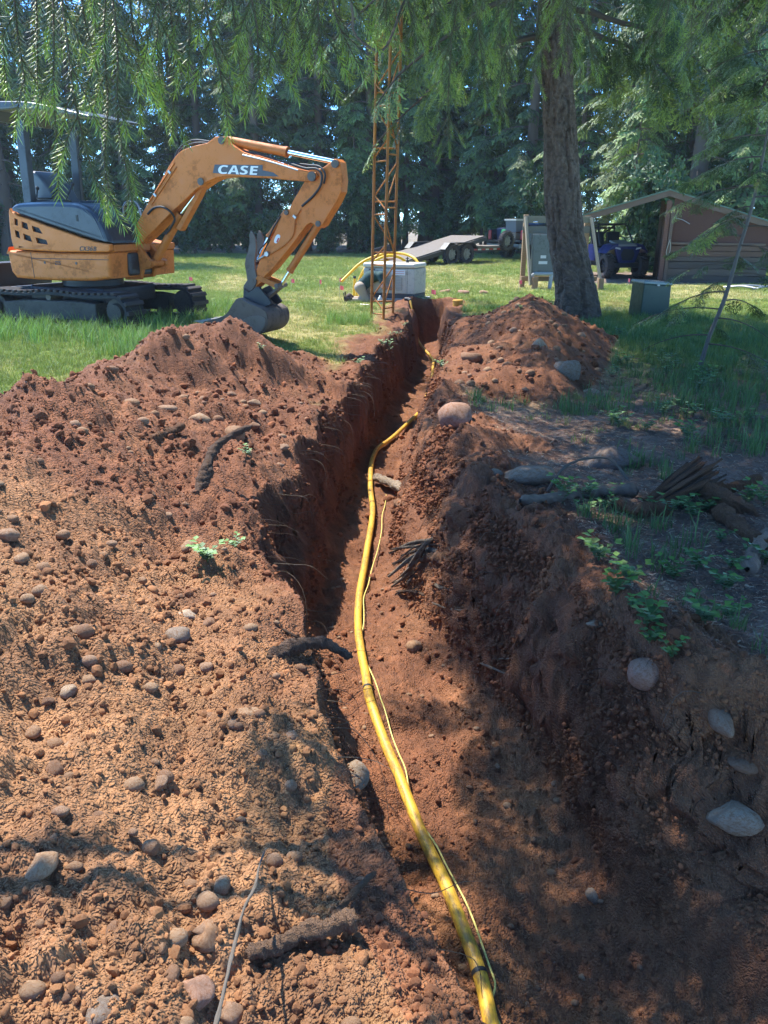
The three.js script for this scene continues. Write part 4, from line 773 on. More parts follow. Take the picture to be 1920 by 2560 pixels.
  // linkage, thumb, coupler, bucket
  M(ex, 'link', [plate([[0.01, 0.66], [0.05, 0.71], [0.33, 0.615], [0.345, 0.57], [0.3, 0.555]], 0.09, 0.115, 0.005), plate([[0.01, 0.66], [0.05, 0.71], [0.33, 0.615], [0.345, 0.57], [0.3, 0.555]], -0.115, -0.09, 0.005)], orangeWorn);
  M(ex, 'link', [plate([[0.3, 0.61], [0.345, 0.6], [0.33, 0.55], [0.11, 0.4], [0.06, 0.43], [0.25, 0.54]], -0.06, 0.06, 0.01), cyl([0.32, 0.585, -0.125], [0.32, 0.585, 0.125], 0.03)], rustSteel);
  const thumb = [[-0.017, 1.251], [-0.045, 1.199], [-0.046, 1.104], [-0.078, 0.999], [-0.115, 0.928], [-0.138, 0.838], [-0.124, 0.74], [-0.115, 0.642], [-0.175, 0.577], [-0.183, 0.54], [-0.169, 0.504], [-0.116, 0.487], [-0.047, 0.526], [0.012, 0.6], [0.029, 0.69], [0.009, 0.788], [0.01, 0.877], [0.033, 0.974], [0.05, 1.07], [0.041, 1.174], [0.013, 1.226]];
  const tg = M(ex, 'thumb', plate(thumb, 0.08, 0.11, 0.005), rustSteel);
  M(tg, 'tine', plate(thumb, -0.11, -0.08, 0.005), rustSteel);
  M(tg, 'cross_bar', cyl([-0.06, 0.85, -0.1], [-0.06, 0.85, 0.1], 0.022), blackSteel);
  M(ex, 'coupler', [plate([[-0.151, 0.545], [-0.172, 0.417], [-0.117, 0.4], [0.128, 0.2], [0.147, 0.31], [0.225, 0.349], [0.253, 0.368], [0.208, 0.43], [0.078, 0.57], [0.001, 0.541], [-0.078, 0.493]], -0.15, -0.11, 0.008), plate([[-0.151, 0.545], [-0.172, 0.417], [-0.117, 0.4], [0.128, 0.2], [0.147, 0.31], [0.225, 0.349], [0.253, 0.368], [0.208, 0.43], [0.078, 0.57], [0.001, 0.541], [-0.078, 0.493]], 0.11, 0.15, 0.008), box(0.34, 0.1, 0.22, 0.03, 0.38, 0, 0, 0, -0.6)], blackSteel);
  const side = smoothLine([[-0.16, 0.43], [-0.24, 0.36], [-0.36, 0.22], [-0.53, 0.155], [-0.73, 0.1], [-0.6, 0.03], [-0.3, -0.03], [0.0, -0.04], [0.15, 0.0], [0.24, 0.08], [0.268, 0.18], [0.245, 0.27], [0.17, 0.32], [0.0, 0.37]], 3);
  const shell = [[-0.73, 0.1], [-0.6, 0.03], [-0.3, -0.03], [0.0, -0.04], [0.15, 0.0], [0.24, 0.08], [0.268, 0.18], [0.245, 0.27], [0.17, 0.32], [0.0, 0.37], [-0.16, 0.43]];
  const sm = smoothLine(shell, 4, false), inner = sm.map(([x, y]) => { const l = Math.hypot(x + 0.12, y - 0.17); return [x - (x + 0.12) / l * 0.022, y - (y - 0.17) / l * 0.022]; });
  const bk = M(ex, 'bucket', [plate(side, 0.27, 0.292, 0.005), plate(side, -0.292, -0.27, 0.005), plate(sm.concat(inner.reverse()), -0.27, 0.27, 0.004)], painted(0.13, 0.1, 0.078, 1));
  M(bk, 'side_rib', plate(smoothLine([[-0.2, 0.05], [-0.1, 0.16], [0.08, 0.22], [0.24, 0.2], [0.2, 0.06], [0.0, -0.02]], 3), 0.292, 0.302, 0.004), painted(0.15, 0.125, 0.1, 0.95));
  for (let k = 0; k < 4; k++) { const z = -0.23 + k * 0.153; M(bk, 'tooth', plate([[-0.9, 0.105], [-0.66, 0.135], [-0.62, 0.1], [-0.66, 0.06]], z - 0.03, z + 0.03, 0.008), painted(0.42, 0.38, 0.32, 0.5)); }
  // hoses and clamps
  const hose = (pts, r = 0.012) => M(ex, 'hose', tube(pts, r, 28, 7), darkPlastic);
  hose([[-1.12, 2.07, 0.08], [-1.02, 2.22, 0.08], [-0.82, 2.31, 0.07], [-0.56, 2.29, 0.07]]); hose([[-1.14, 2.05, 0.02], [-1.05, 2.2, 0.02], [-0.84, 2.28, 0.02], [-0.5, 2.27, 0.02]]);
  hose([[-1.57, 1.45, 0.13], [-1.42, 1.525, 0.17], [-1.27, 1.53, 0.18], [-1.17, 1.46, 0.15], [-1.17, 1.385, 0.1], [-1.25, 1.29, 0.08], [-1.36, 1.2, 0.07]], 0.014);
  hose([[0.6, 2.0, 0.08], [0.8, 1.95, 0.11], [0.95, 1.94, 0.13], [1.02, 1.88, 0.14], [1.0, 1.77, 0.13], [0.9, 1.66, 0.11], [0.72, 1.53, 0.1]], 0.014); hose([[0.55, 2.02, 0.03], [0.8, 1.99, 0.06], [0.99, 1.96, 0.11], [1.06, 1.88, 0.13], [1.03, 1.78, 0.11]]);
  hose([[0.4, 1.42, 0.07], [0.3, 1.28, 0.09], [0.2, 1.12, 0.09], [0.08, 1.02, 0.08], [0.03, 0.96, 0.03]], 0.01);
  hose([[-0.1, 2.17, 0.06], [0.2, 2.11, 0.06], [0.48, 2.03, 0.07], [0.6, 2.0, 0.08]], 0.012);
  hose([[-2.05, 1.1, 0.05], [-2.12, 1.25, 0.1], [-2.02, 1.36, 0.1], [-1.9, 1.25, 0.1]], 0.014);
  M(ex, 'hydraulic_line', [tube([[-1.53, 1.6, 0.128], [-1.2, 1.93, 0.128], [-1.08, 2.05, 0.128]], 0.009, 10, 6), tube([[-1.5, 1.56, 0.128], [-1.17, 1.89, 0.128], [-1.05, 2.01, 0.128]], 0.009, 10, 6)], orangeWorn);
  M(ex, 'hydraulic_line', tube([[-0.06, 2.12, 0.126], [0.3, 2.04, 0.126], [0.7, 1.93, 0.126]], 0.011, 10, 6), steel);
  M(ex, 'hydraulic_line', tube([[0.7, 1.5, 0.1], [0.62, 1.38, 0.1], [0.58, 1.2, 0.1], [0.45, 1.08, 0.1], [0.25, 0.97, 0.11]], 0.009, 16, 6), orangeWorn);
  for (const [x, y] of [[-1.42, 1.68], [-1.16, 1.95], [0.63, 1.41]]) M(ex, 'clamp', box(0.05, 0.03, 0.03, x, y, 0.128, 0, 0, -0.7), steel);
  // badges
  const z = letters('ZTS', 0.046, 0.002, 0.1), zt = M(ex, 'badge', z, std(0.03, 0.03, 0.035, 0.6)); zt.position.set(-2.73, 0.812, 0.7005);
  const b2 = letters('CX36B', 0.055, 0.002, 0.25), bt = M(ex, 'badge', b2, std(0.06, 0.05, 0.045, 0.7)); bt.position.set(-2.28, 0.996, 0.7005); bt.scale.x = 1.25;
  for (const x of [-2.905, -2.363]) M(ex, 'bolt', cyl([x, 0.838, 0.695], [x, 0.838, 0.705], 0.018, 0.018, 10), rustSteel);
}
console.log('excavator', performance.now());
// ---------------------------------------------------------------- things on the lawn
// lattice mast
{
  const o = thing('lattice_mast', 'slender rusty yellow three-legged lattice mast beside the trench', 'mast', [0, 0, 0]);
  const rust = tileNoise(256, 71, [[6, 0.6], [18, 0.6], [60, 0.5]]), mt = texture(256, (i) => { const r = sstep(0.42, 0.62, rust[i]); return [mix(0.78, 0.42, r), mix(0.5, 0.23, r), mix(0.14, 0.14, r)]; }, true), mat = new THREE.MeshStandardMaterial({ map: rep(mt, 2, 9), roughness: 0.7 });
  const B = [[-0.225, -13.78], [-0.01, -13.52], [0.155, -13.78]], lean = (p, y) => [p[0] + 0.026 * y, y, p[1]], y0 = -0.15;
  for (const p of B) M(o, 'leg', tube([0, 1.6, 3.2, 4.8, 6.4].map((y) => lean(p, y + y0)), 0.024, 20, 9), mat);
  for (let f = 0; f < 3; f++) { const a = B[f], b = B[(f + 1) % 3]; for (let k = 0; k < 8; k++) { const y = 0.1 + 0.81 * k + f * 0.1; M(o, 'rung', cyl(lean(a, y), lean(b, y), 0.013), mat); const up = (k + f) % 2; M(o, 'brace', cyl(lean(up ? a : b, y + 0.06), lean(up ? b : a, y + (f === 0 ? 0.32 : 0.6)), 0.013), mat); } }
}
// standby generator on its pad
{
  const o = thing('generator', 'beige standby generator on a concrete pad at the trench end', 'generator', [0.62, 0, -16.15], -24 * Math.PI / 180);
  const beige = painted(0.52, 0.47, 0.38, 0.55), L = 1.15, D = 0.66;                      // x runs left from the near corner, z away
  const bx = (w, h, d, x, y, z, r) => box(w, h, d, -x, y, -z, 0, 0, 0, r);
  M(o, 'concrete_pad', bx(L + 0.14, 0.16, D + 0.14, L / 2 - 0.02, 0.04, D / 2, 0.02), std(0.42, 0.4, 0.37, 0.95, { bumpMap: soilBump, bumpScale: 0.01 }));
  M(o, 'plinth', bx(L - 0.02, 0.09, D - 0.02, L / 2, 0.165, D / 2, 0.01), std(0.09, 0.085, 0.08, 0.7));
  M(o, 'body', bx(L, 0.5, D, L / 2, 0.46, D / 2, 0.02), beige);
  M(o, 'lid', [bx(L + 0.03, 0.1, D + 0.03, L / 2, 0.765, D / 2, 0.045)], painted(0.6, 0.56, 0.47, 0.5));
  M(o, 'front_panel', bx(0.82, 0.44, 0.012, 0.6, 0.45, 0.002, 0.004), painted(0.5, 0.45, 0.37, 0.55));
  for (const x of [0.34, 0.52, 0.7]) { const v = M(o, 'vent', bx(0.14, 0.26, 0.012, x, 0.41, -0.008, 0.003), std(0.36, 0.34, 0.3, 0.6)); for (let k = 0; k < 8; k++) M(v, 'louvre', bx(0.13, 0.012, 0.014, x, 0.3 + k * 0.032, -0.016, 0.003), beige); }
  M(o, 'notice', bx(0.3, 0.1, 0.004, 0.35, 0.63, -0.011, 0.001), std(0.75, 0.74, 0.72, 0.6));
  M(o, 'notice', bx(0.26, 0.008, 0.002, 0.35, 0.655, -0.0145, 0.0005), std(0.5, 0.08, 0.06, 0.6));
  M(o, 'notice', bx(0.26, 0.008, 0.002, 0.35, 0.615, -0.0145, 0.0005), std(0.5, 0.08, 0.06, 0.6));
  M(o, 'badge', bx(0.14, 0.03, 0.004, 0.95, 0.68, -0.004, 0.001), std(0.05, 0.05, 0.05, 0.5));
  M(o, 'seam', [bx(0.006, 0.48, 0.004, 0.16, 0.46, -0.001, 0.001)], darkPlastic);
  const cap = M(o, 'exhaust_cap', [cyl([-0.28, 0.81, -0.3], [-0.28, 0.87, -0.3], 0.035, 0.025), cyl([-0.28, 0.87, -0.3], [-0.28, 0.93, -0.3], 0.012), cyl([-0.32, 0.9, -0.3], [-0.24, 0.9, -0.3], 0.01)], darkPlastic);
}
// yellow gas pipe coil behind the generator
{
  const pipeY = std(0.82, 0.47, 0.02, 0.45), o = thing('pipe_coil', 'bright yellow plastic pipe coil springing up behind the generator', 'pipe', [0, 0, 0]);
  M(o, 'loop', tube([[-0.95, 0.36, -17.7], [-0.789, 0.51, -17.8], [-0.49, 0.76, -17.9], [-0.089, 0.91, -18], [0.222, 0.95, -18], [0.533, 0.91, -17.9], [0.72, 0.8, -17.7], [0.85, 0.45, -17.5], [0.6, 0.05, -17.6]], 0.03, 50, 10), pipeY);
  M(o, 'loop', tube([[-0.62, 0.02, -17.6], [-0.58, 0.3, -17.6], [-0.515, 0.48, -17.6], [-0.398, 0.66, -17.6], [-0.1, 0.85, -17.7], [0.2, 0.9, -17.8], [0.5, 0.75, -17.9], [0.6, 0.3, -18], [0.4, 0.04, -18]], 0.03, 50, 10), pipeY);
  M(o, 'loop', tube([[-0.56, 0.02, -17.8], [-0.5, 0.32, -17.8], [-0.42, 0.5, -17.8], [-0.25, 0.7, -17.9], [0.1, 0.82, -18]], 0.03, 30, 10), pipeY);
  const s = single('pipe_stub', [cyl([-0.675, -0.05, -17.3], [-0.64, 0.47, -17.3], 0.03)], pipeY, 'short yellow pipe end with a black cap standing behind the kneeling person', 'pipe');
  mesh('cap', cyl([-0.643, 0.45, -17.3], [-0.636, 0.5, -17.3], 0.034), darkPlastic, s);
  tag(mesh(numbered('marker_stub'), [cyl([1.46, -0.1, -15.5], [1.46, 0.15, -15.5], 0.1, 0.1, 20), cyl([1.46, 0.15, -15.5], [1.46, 0.165, -15.5], 0.108, 0.1, 20)], std(0.5, 0.27, 0.03, 0.6), scene), 'squat yellow capped stub in the grass right of the trench end', 'pipe');
}
// person kneeling at the generator
function surfaceNets(f, lo, hi, cell) {
  const n = [0, 1, 2].map((k) => Math.ceil((hi[k] - lo[k]) / cell) + 1), S = new Float32Array(n[0] * n[1] * n[2]), at = (i, j, k) => i + n[0] * (j + n[1] * k), idx = new Int32Array(S.length).fill(-1), P = [], I = [];
  for (let k = 0; k < n[2]; k++) for (let j = 0; j < n[1]; j++) for (let i = 0; i < n[0]; i++) S[at(i, j, k)] = f(lo[0] + i * cell, lo[1] + j * cell, lo[2] + k * cell);
  for (let k = 0; k < n[2] - 1; k++) for (let j = 0; j < n[1] - 1; j++) for (let i = 0; i < n[0] - 1; i++) {
    let x = 0, y = 0, z = 0, c = 0;
    for (const [a, b] of [[0, 1], [2, 3], [4, 5], [6, 7], [0, 2], [1, 3], [4, 6], [5, 7], [0, 4], [1, 5], [2, 6], [3, 7]]) {
      const A = [a & 1, (a >> 1) & 1, a >> 2], B = [b & 1, (b >> 1) & 1, b >> 2], s = S[at(i + A[0], j + A[1], k + A[2])], t = S[at(i + B[0], j + B[1], k + B[2])];
      if ((s < 0) !== (t < 0)) { const u = s / (s - t); x += A[0] + (B[0] - A[0]) * u; y += A[1] + (B[1] - A[1]) * u; z += A[2] + (B[2] - A[2]) * u; c++; }
    }
    if (c) { idx[at(i, j, k)] = P.length / 3; P.push(lo[0] + (i + x / c) * cell, lo[1] + (j + y / c) * cell, lo[2] + (k + z / c) * cell); }
  }
  const quad = (a, b, c, d, flip) => flip ? I.push(a, c, b, a, d, c) : I.push(a, b, c, a, c, d);
  for (let k = 1; k < n[2] - 1; k++) for (let j = 1; j < n[1] - 1; j++) for (let i = 1; i < n[0] - 1; i++) {
    const s = S[at(i, j, k)] < 0;
    if (s !== S[at(i + 1, j, k)] < 0) quad(idx[at(i, j - 1, k - 1)], idx[at(i, j, k - 1)], idx[at(i, j, k)], idx[at(i, j - 1, k)], !s);
    if (s !== S[at(i, j + 1, k)] < 0) quad(idx[at(i - 1, j, k - 1)], idx[at(i, j, k - 1)], idx[at(i, j, k)], idx[at(i - 1, j, k)], s);
    if (s !== S[at(i, j, k + 1)] < 0) quad(idx[at(i - 1, j - 1, k)], idx[at(i, j - 1, k)], idx[at(i, j, k)], idx[at(i - 1, j, k)], !s);
  }
  const g = new THREE.BufferGeometry(); g.setAttribute('position', new THREE.Float32BufferAttribute(P, 3)); g.setIndex(I); g.computeVertexNormals(); g.setAttribute('uv', new THREE.Float32BufferAttribute(new Float32Array(P.length / 3 * 2), 2)); return g;
}
function capsuleField(bones, blend) {                             // tapered capsules joined smoothly
  const B = bones.map(([a, b, r0, r1]) => ({ a, b, r0, r1, d: [b[0] - a[0], b[1] - a[1], b[2] - a[2]] })); for (const q of B) q.l = q.d[0] ** 2 + q.d[1] ** 2 + q.d[2] ** 2 || 1e-9;
  return (x, y, z) => { let s = 0; for (const q of B) { const px = x - q.a[0], py = y - q.a[1], pz = z - q.a[2], t = clamp((px * q.d[0] + py * q.d[1] + pz * q.d[2]) / q.l, 0, 1), dx = px - q.d[0] * t, dy = py - q.d[1] * t, dz = pz - q.d[2] * t; s += Math.exp(-(Math.sqrt(dx * dx + dy * dy + dz * dz) - (q.r0 + (q.r1 - q.r0) * t)) * blend); } return -Math.log(s) / blend; };
}
{
  const o = thing('person', 'person in a dark green shirt, tan trousers and cap kneeling at the generator', 'person', [0, 0, -16.5]);
  const hipL = [-0.5, 0.33, 0.09], hipR = [-0.5, 0.33, -0.09], sh = [-0.06, 0.57, 0.17], sh2 = [-0.06, 0.56, -0.17], el = [-0.02, 0.36, 0.26], ha = [0.2, 0.3, 0.12], el2 = [0.1, 0.3, -0.2], ha2 = [0.22, 0.16, -0.05], neck = [0.02, 0.6, 0], head = [0.11, 0.575, 0.01];
  const kneeL = [-0.36, 0.07, 0.13], kneeR = [-0.3, 0.08, -0.12], anL = [-0.7, 0.08, 0.12], anR = [-0.68, 0.09, -0.1];
  const arms = [[sh, el, 0.05, 0.04], [el, ha, 0.042, 0.028], [sh2, el2, 0.05, 0.04], [el2, ha2, 0.042, 0.028]];
  const fingers = []; for (const [h, d] of [[ha, [1, -0.1, -0.3]], [ha2, [0.8, -0.5, 0.3]]]) { for (let k = 0; k < 4; k++) { const oz = -0.03 + 0.02 * k, l = 0.05 + 0.01 * (k === 1 || k === 2); fingers.push([[h[0] + 0.05, h[1] + oz * 0.7, h[2] + oz], [h[0] + 0.05 + d[0] * l, h[1] + oz * 0.7 + d[1] * l, h[2] + oz + d[2] * l], 0.009, 0.008], [[h[0] + 0.05 + d[0] * l, h[1] + oz * 0.7 + d[1] * l, h[2] + oz + d[2] * l], [h[0] + 0.05 + d[0] * l + 0.015, h[1] + oz * 0.7 + d[1] * l - 0.03, h[2] + oz + d[2] * l], 0.008, 0.007]); } fingers.push([[h[0] + 0.01, h[1] + 0.02, h[2] + 0.02], [h[0] + 0.06, h[1] + 0.045, h[2] + 0.01], 0.011, 0.009], [h, [h[0] + 0.05, h[1] - 0.003, h[2]], 0.033, 0.034]); }
  const torso = [[[-0.48, 0.34, 0], [-0.28, 0.53, 0], 0.125, 0.125], [[-0.28, 0.53, 0.05], [-0.06, 0.565, 0.08], 0.11, 0.09], [[-0.28, 0.53, -0.05], [-0.06, 0.56, -0.08], 0.11, 0.09], [sh, sh2, 0.06, 0.06]];
  const legs = [[hipL, kneeL, 0.1, 0.068], [hipR, kneeR, 0.1, 0.068], [kneeL, anL, 0.064, 0.045], [kneeR, anR, 0.064, 0.045], [hipL, hipR, 0.11, 0.11]];
  const skull = [[[0.1, 0.6, 0.01], [0.115, 0.585, 0.01], 0.085, 0.082], [[0.12, 0.55, 0.01], [0.15, 0.505, 0.01], 0.07, 0.042], [[0.175, 0.56, 0.01], [0.198, 0.535, 0.01], 0.016, 0.014], [[0.1, 0.57, 0.088], [0.095, 0.55, 0.088], 0.018, 0.012], [[0.1, 0.57, -0.07], [0.095, 0.55, -0.07], 0.018, 0.012], [[-0.02, 0.59, 0], [0.09, 0.57, 0.01], 0.058, 0.055]];
  const shrink = (l, d) => l.map(([a, b, r, s]) => [a, b, Math.max(0.006, r - d), Math.max(0.006, s - d)]);
  M(o, 'body', surfaceNets(capsuleField([...shrink(torso, 0.014), ...shrink(legs, 0.014), ...arms, ...fingers, ...skull], 90), [-0.95, -0.05, -0.42], [0.4, 0.8, 0.42], 0.009), std(0.5, 0.27, 0.19, 0.6));
  M(o, 'shirt', surfaceNets(capsuleField([...torso, [sh, [-0.035, 0.46, 0.22], 0.07, 0.064], [sh2, [0.01, 0.45, -0.19], 0.07, 0.064]], 60), [-0.75, 0.1, -0.42], [0.2, 0.8, 0.42], 0.012), std(0.022, 0.055, 0.05, 0.9));
  M(o, 'trousers', surfaceNets((x, y, z) => Math.max(capsuleField(legs, 60)(x, y, z), (x + 0.46) * 0.5 + (y - 0.44) * 0.87), [-0.8, -0.05, -0.32], [-0.1, 0.52, 0.32], 0.012), std(0.42, 0.33, 0.24, 0.9));
  for (const a of [anL, anR]) { const b = M(o, 'boot', [surfaceNets(capsuleField([[[a[0], a[1] + 0.01, a[2]], [a[0] - 0.06, a[1] + 0.02, a[2]], 0.056, 0.055], [[a[0] - 0.05, 0.15, a[2]], [a[0] - 0.08, 0.05, a[2]], 0.05, 0.048]], 60), [-0.95, -0.05, a[2] - 0.1], [-0.6, 0.28, a[2] + 0.1], 0.012)], std(0.08, 0.05, 0.04, 0.8)); M(b, 'sole', box(0.02, 0.24, 0.085, a[0] - 0.125, 0.11, a[2], 0, 0, 0.1), darkPlastic); }
  M(o, 'hair', surfaceNets((x, y, z) => Math.max(Math.hypot(x - 0.1, y - 0.595, z - 0.01) - 0.093, (x - 0.14) * 0.8 - (y - 0.6) * 0.3), [-0.02, 0.45, -0.12], [0.25, 0.75, 0.14], 0.01), std(0.06, 0.035, 0.025, 0.9));
  const cap = M(o, 'cap', [new THREE.SphereGeometry(0.098, 20, 12, 0, 6.2832, 0, 1.5).rotateZ(-0.45).translate(0.105, 0.6, 0.01)], std(0.42, 0.36, 0.3, 0.9));
  M(cap, 'brim', plate(smoothLine([[0, -0.08], [0.06, -0.07], [0.1, 0], [0.06, 0.07], [0, 0.08]], 3).map(([a, b]) => [a, b]), -0.004, 0.004, 0.002).rotateX(Math.PI / 2).rotateZ(-0.75).translate(0.17, 0.585, 0.01), std(0.05, 0.045, 0.045, 0.9));
}
single('white_bottle', new THREE.LatheGeometry([[0, 0], [0.045, 0], [0.05, 0.02], [0.05, 0.13], [0.03, 0.17], [0.02, 0.18], [0.02, 0.2], [0, 0.2]].map((p) => new THREE.Vector2(...p)), 18).translate(-0.08, -0.01, -16.15), std(0.7, 0.69, 0.66, 0.5), 'small white bottle standing in front of the kneeling person', 'bottle');
single('metal_bar', cyl([-0.62, 0.03, -16.1], [-0.3, 0.02, -15.95], 0.012), steel, 'thin metal rod lying on the grass by the kneeling person', 'rod');
// marking flags
{
  const pink = new THREE.MeshPhysicalMaterial({ color: new THREE.Color().setRGB(0.85, 0.16, 0.22), roughness: 0.7, transmission: 0.3, side: THREE.DoubleSide });
  const where = ['by the excavator track', 'near the bucket', 'on open lawn between bucket and person', 'behind the kneeling person', 'left of the kneeling person', 'at the generator corner', 'in front of the shed', 'before the meter stand'];
  [[-5.15, -20.87], [-2.33, -19.74], [-1.6, -19.5], [-1.15, -20.2], [-1.0, -17.6], [1.0, -16.9], [6.26, -20.35], [3.3, -19.4]].forEach(([x, z], i) => {
    const R = rng(200 + i), o = thing('marker_flag', 'small pink marking flag ' + where[i], 'flag', [x, groundAt(x, z), z], 0, 'pink marking flags on the lawn');
    M(o, 'wire', cyl([0, -0.05, 0], [0.02, 0.26, 0], 0.003), steel);
    const s = 0.1, F = new Faces(), c = [1, 1, 1]; for (let j = 0; j < 5; j++) for (let k = 0; k < 2; k++) { F.v(0.02 + s * j / 4 * Math.cos(0.6), 0.26 - 0.09 * k - 0.02 * (j / 4) ** 2, s * 0.5 * Math.sin(j * 1.4 + i) * j / 4, c); }
    for (let j = 0; j < 4; j++) { const a = j * 2; F.tri(a, a + 1, a + 2); F.tri(a + 1, a + 3, a + 2); }
    const fl = M(o, 'flag', F.build(), pink); o.rotation.y = R() * 2 - 1;
  });
}
// three stones by the generator are with the rocks below
// meter and panel stand
{
  const o = thing('meter_stand', 'timber H-frame carrying a grey electrical panel behind the big trunk', 'utility stand', [0, 0, 0]), w1 = wood(0.4, 0.25, 0.14), w2 = wood(0.5, 0.38, 0.27);
  const z = -20.5;
  M(o, 'post', box(0.12, 1.85, 0.1, 3.58, 0.85, z), w1); M(o, 'post', box(0.14, 1.85, 0.1, 5.13, 0.82, z), w1);
  M(o, 'rail', box(1.7, 0.16, 0.04, 4.35, 1.66, z + 0.07), wood(0.22, 0.2, 0.15)); M(o, 'rail', box(1.7, 0.16, 0.04, 4.35, 1.42, z + 0.07), wood(0.2, 0.18, 0.14)); M(o, 'rail', box(1.95, 0.12, 0.09, 4.5, 0.24, z + 0.1), w1);
  M(o, 'brace', barBetween([3.55, 1.72, z + 0.09], [3.72, 0.1, z + 0.42], 0.07, 0.06), w2); M(o, 'brace', barBetween([5.2, 1.7, z + 0.09], [5.5, 0.15, z + 0.42], 0.07, 0.06), w2);
  M(o, 'foot', box(0.14, 0.5, 0.14, 3.83, 0.05, z + 0.42), w1); M(o, 'foot', box(0.14, 0.3, 0.14, 5.5, 0.12, z + 0.42), w1);
  const pn = M(o, 'panel_box', box(0.72, 1.0, 0.2, 4.1, 0.82, z + 0.2, 0, 0, 0, 0.012), painted(0.11, 0.12, 0.11, 0.6));
  M(pn, 'panel_door', box(0.66, 0.9, 0.015, 4.1, 0.84, z + 0.305, 0, 0, 0, 0.004), painted(0.12, 0.13, 0.12, 0.6));
  for (const [x, y, w] of [[4.02, 0.78, 0.14], [4.02, 0.64, 0.22]]) M(pn, 'notice', box(w, 0.07, 0.004, x, y, z + 0.316), std(0.6, 0.6, 0.58, 0.6));
  M(o, 'conduit', tube([[3.75, 0.22, z + 0.3], [3.8, 0.36, z + 0.32], [3.95, 0.37, z + 0.33], [4.3, 0.37, z + 0.33]], 0.04, 20, 10), std(0.4, 0.41, 0.4, 0.5));
  M(o, 'conduit', cyl([4.22, -0.2, z + 0.3], [4.26, 0.35, z + 0.3], 0.05), std(0.45, 0.45, 0.44, 0.5));
  M(o, 'bolt', cyl([3.75, 1.6, z + 0.09], [3.85, 1.6, z + 0.14], 0.015), chrome);
}
// green utility pedestal
{
  const gx = 4.74, gz = -14.0, o = thing('utility_box', 'dark green steel utility box with a pale top beside the big fir', 'utility box', [gx, groundAt(gx, gz), gz], 0.12), gm = painted(0.035, 0.06, 0.042, 0.5);
  M(o, 'cabinet', [plate([[-0.27, -0.05], [0.27, -0.05], [0.25, 0.56], [-0.25, 0.6]], -0.25, 0.25, 0.02)], gm);
  M(o, 'lid', box(0.54, 0.05, 0.56, 0, 0.6, 0, 0, 0, -0.065, 0.02), painted(0.3, 0.34, 0.32, 0.35)); M(o, 'latch', box(0.05, 0.03, 0.02, 0, 0.57, 0.265), steel);
}
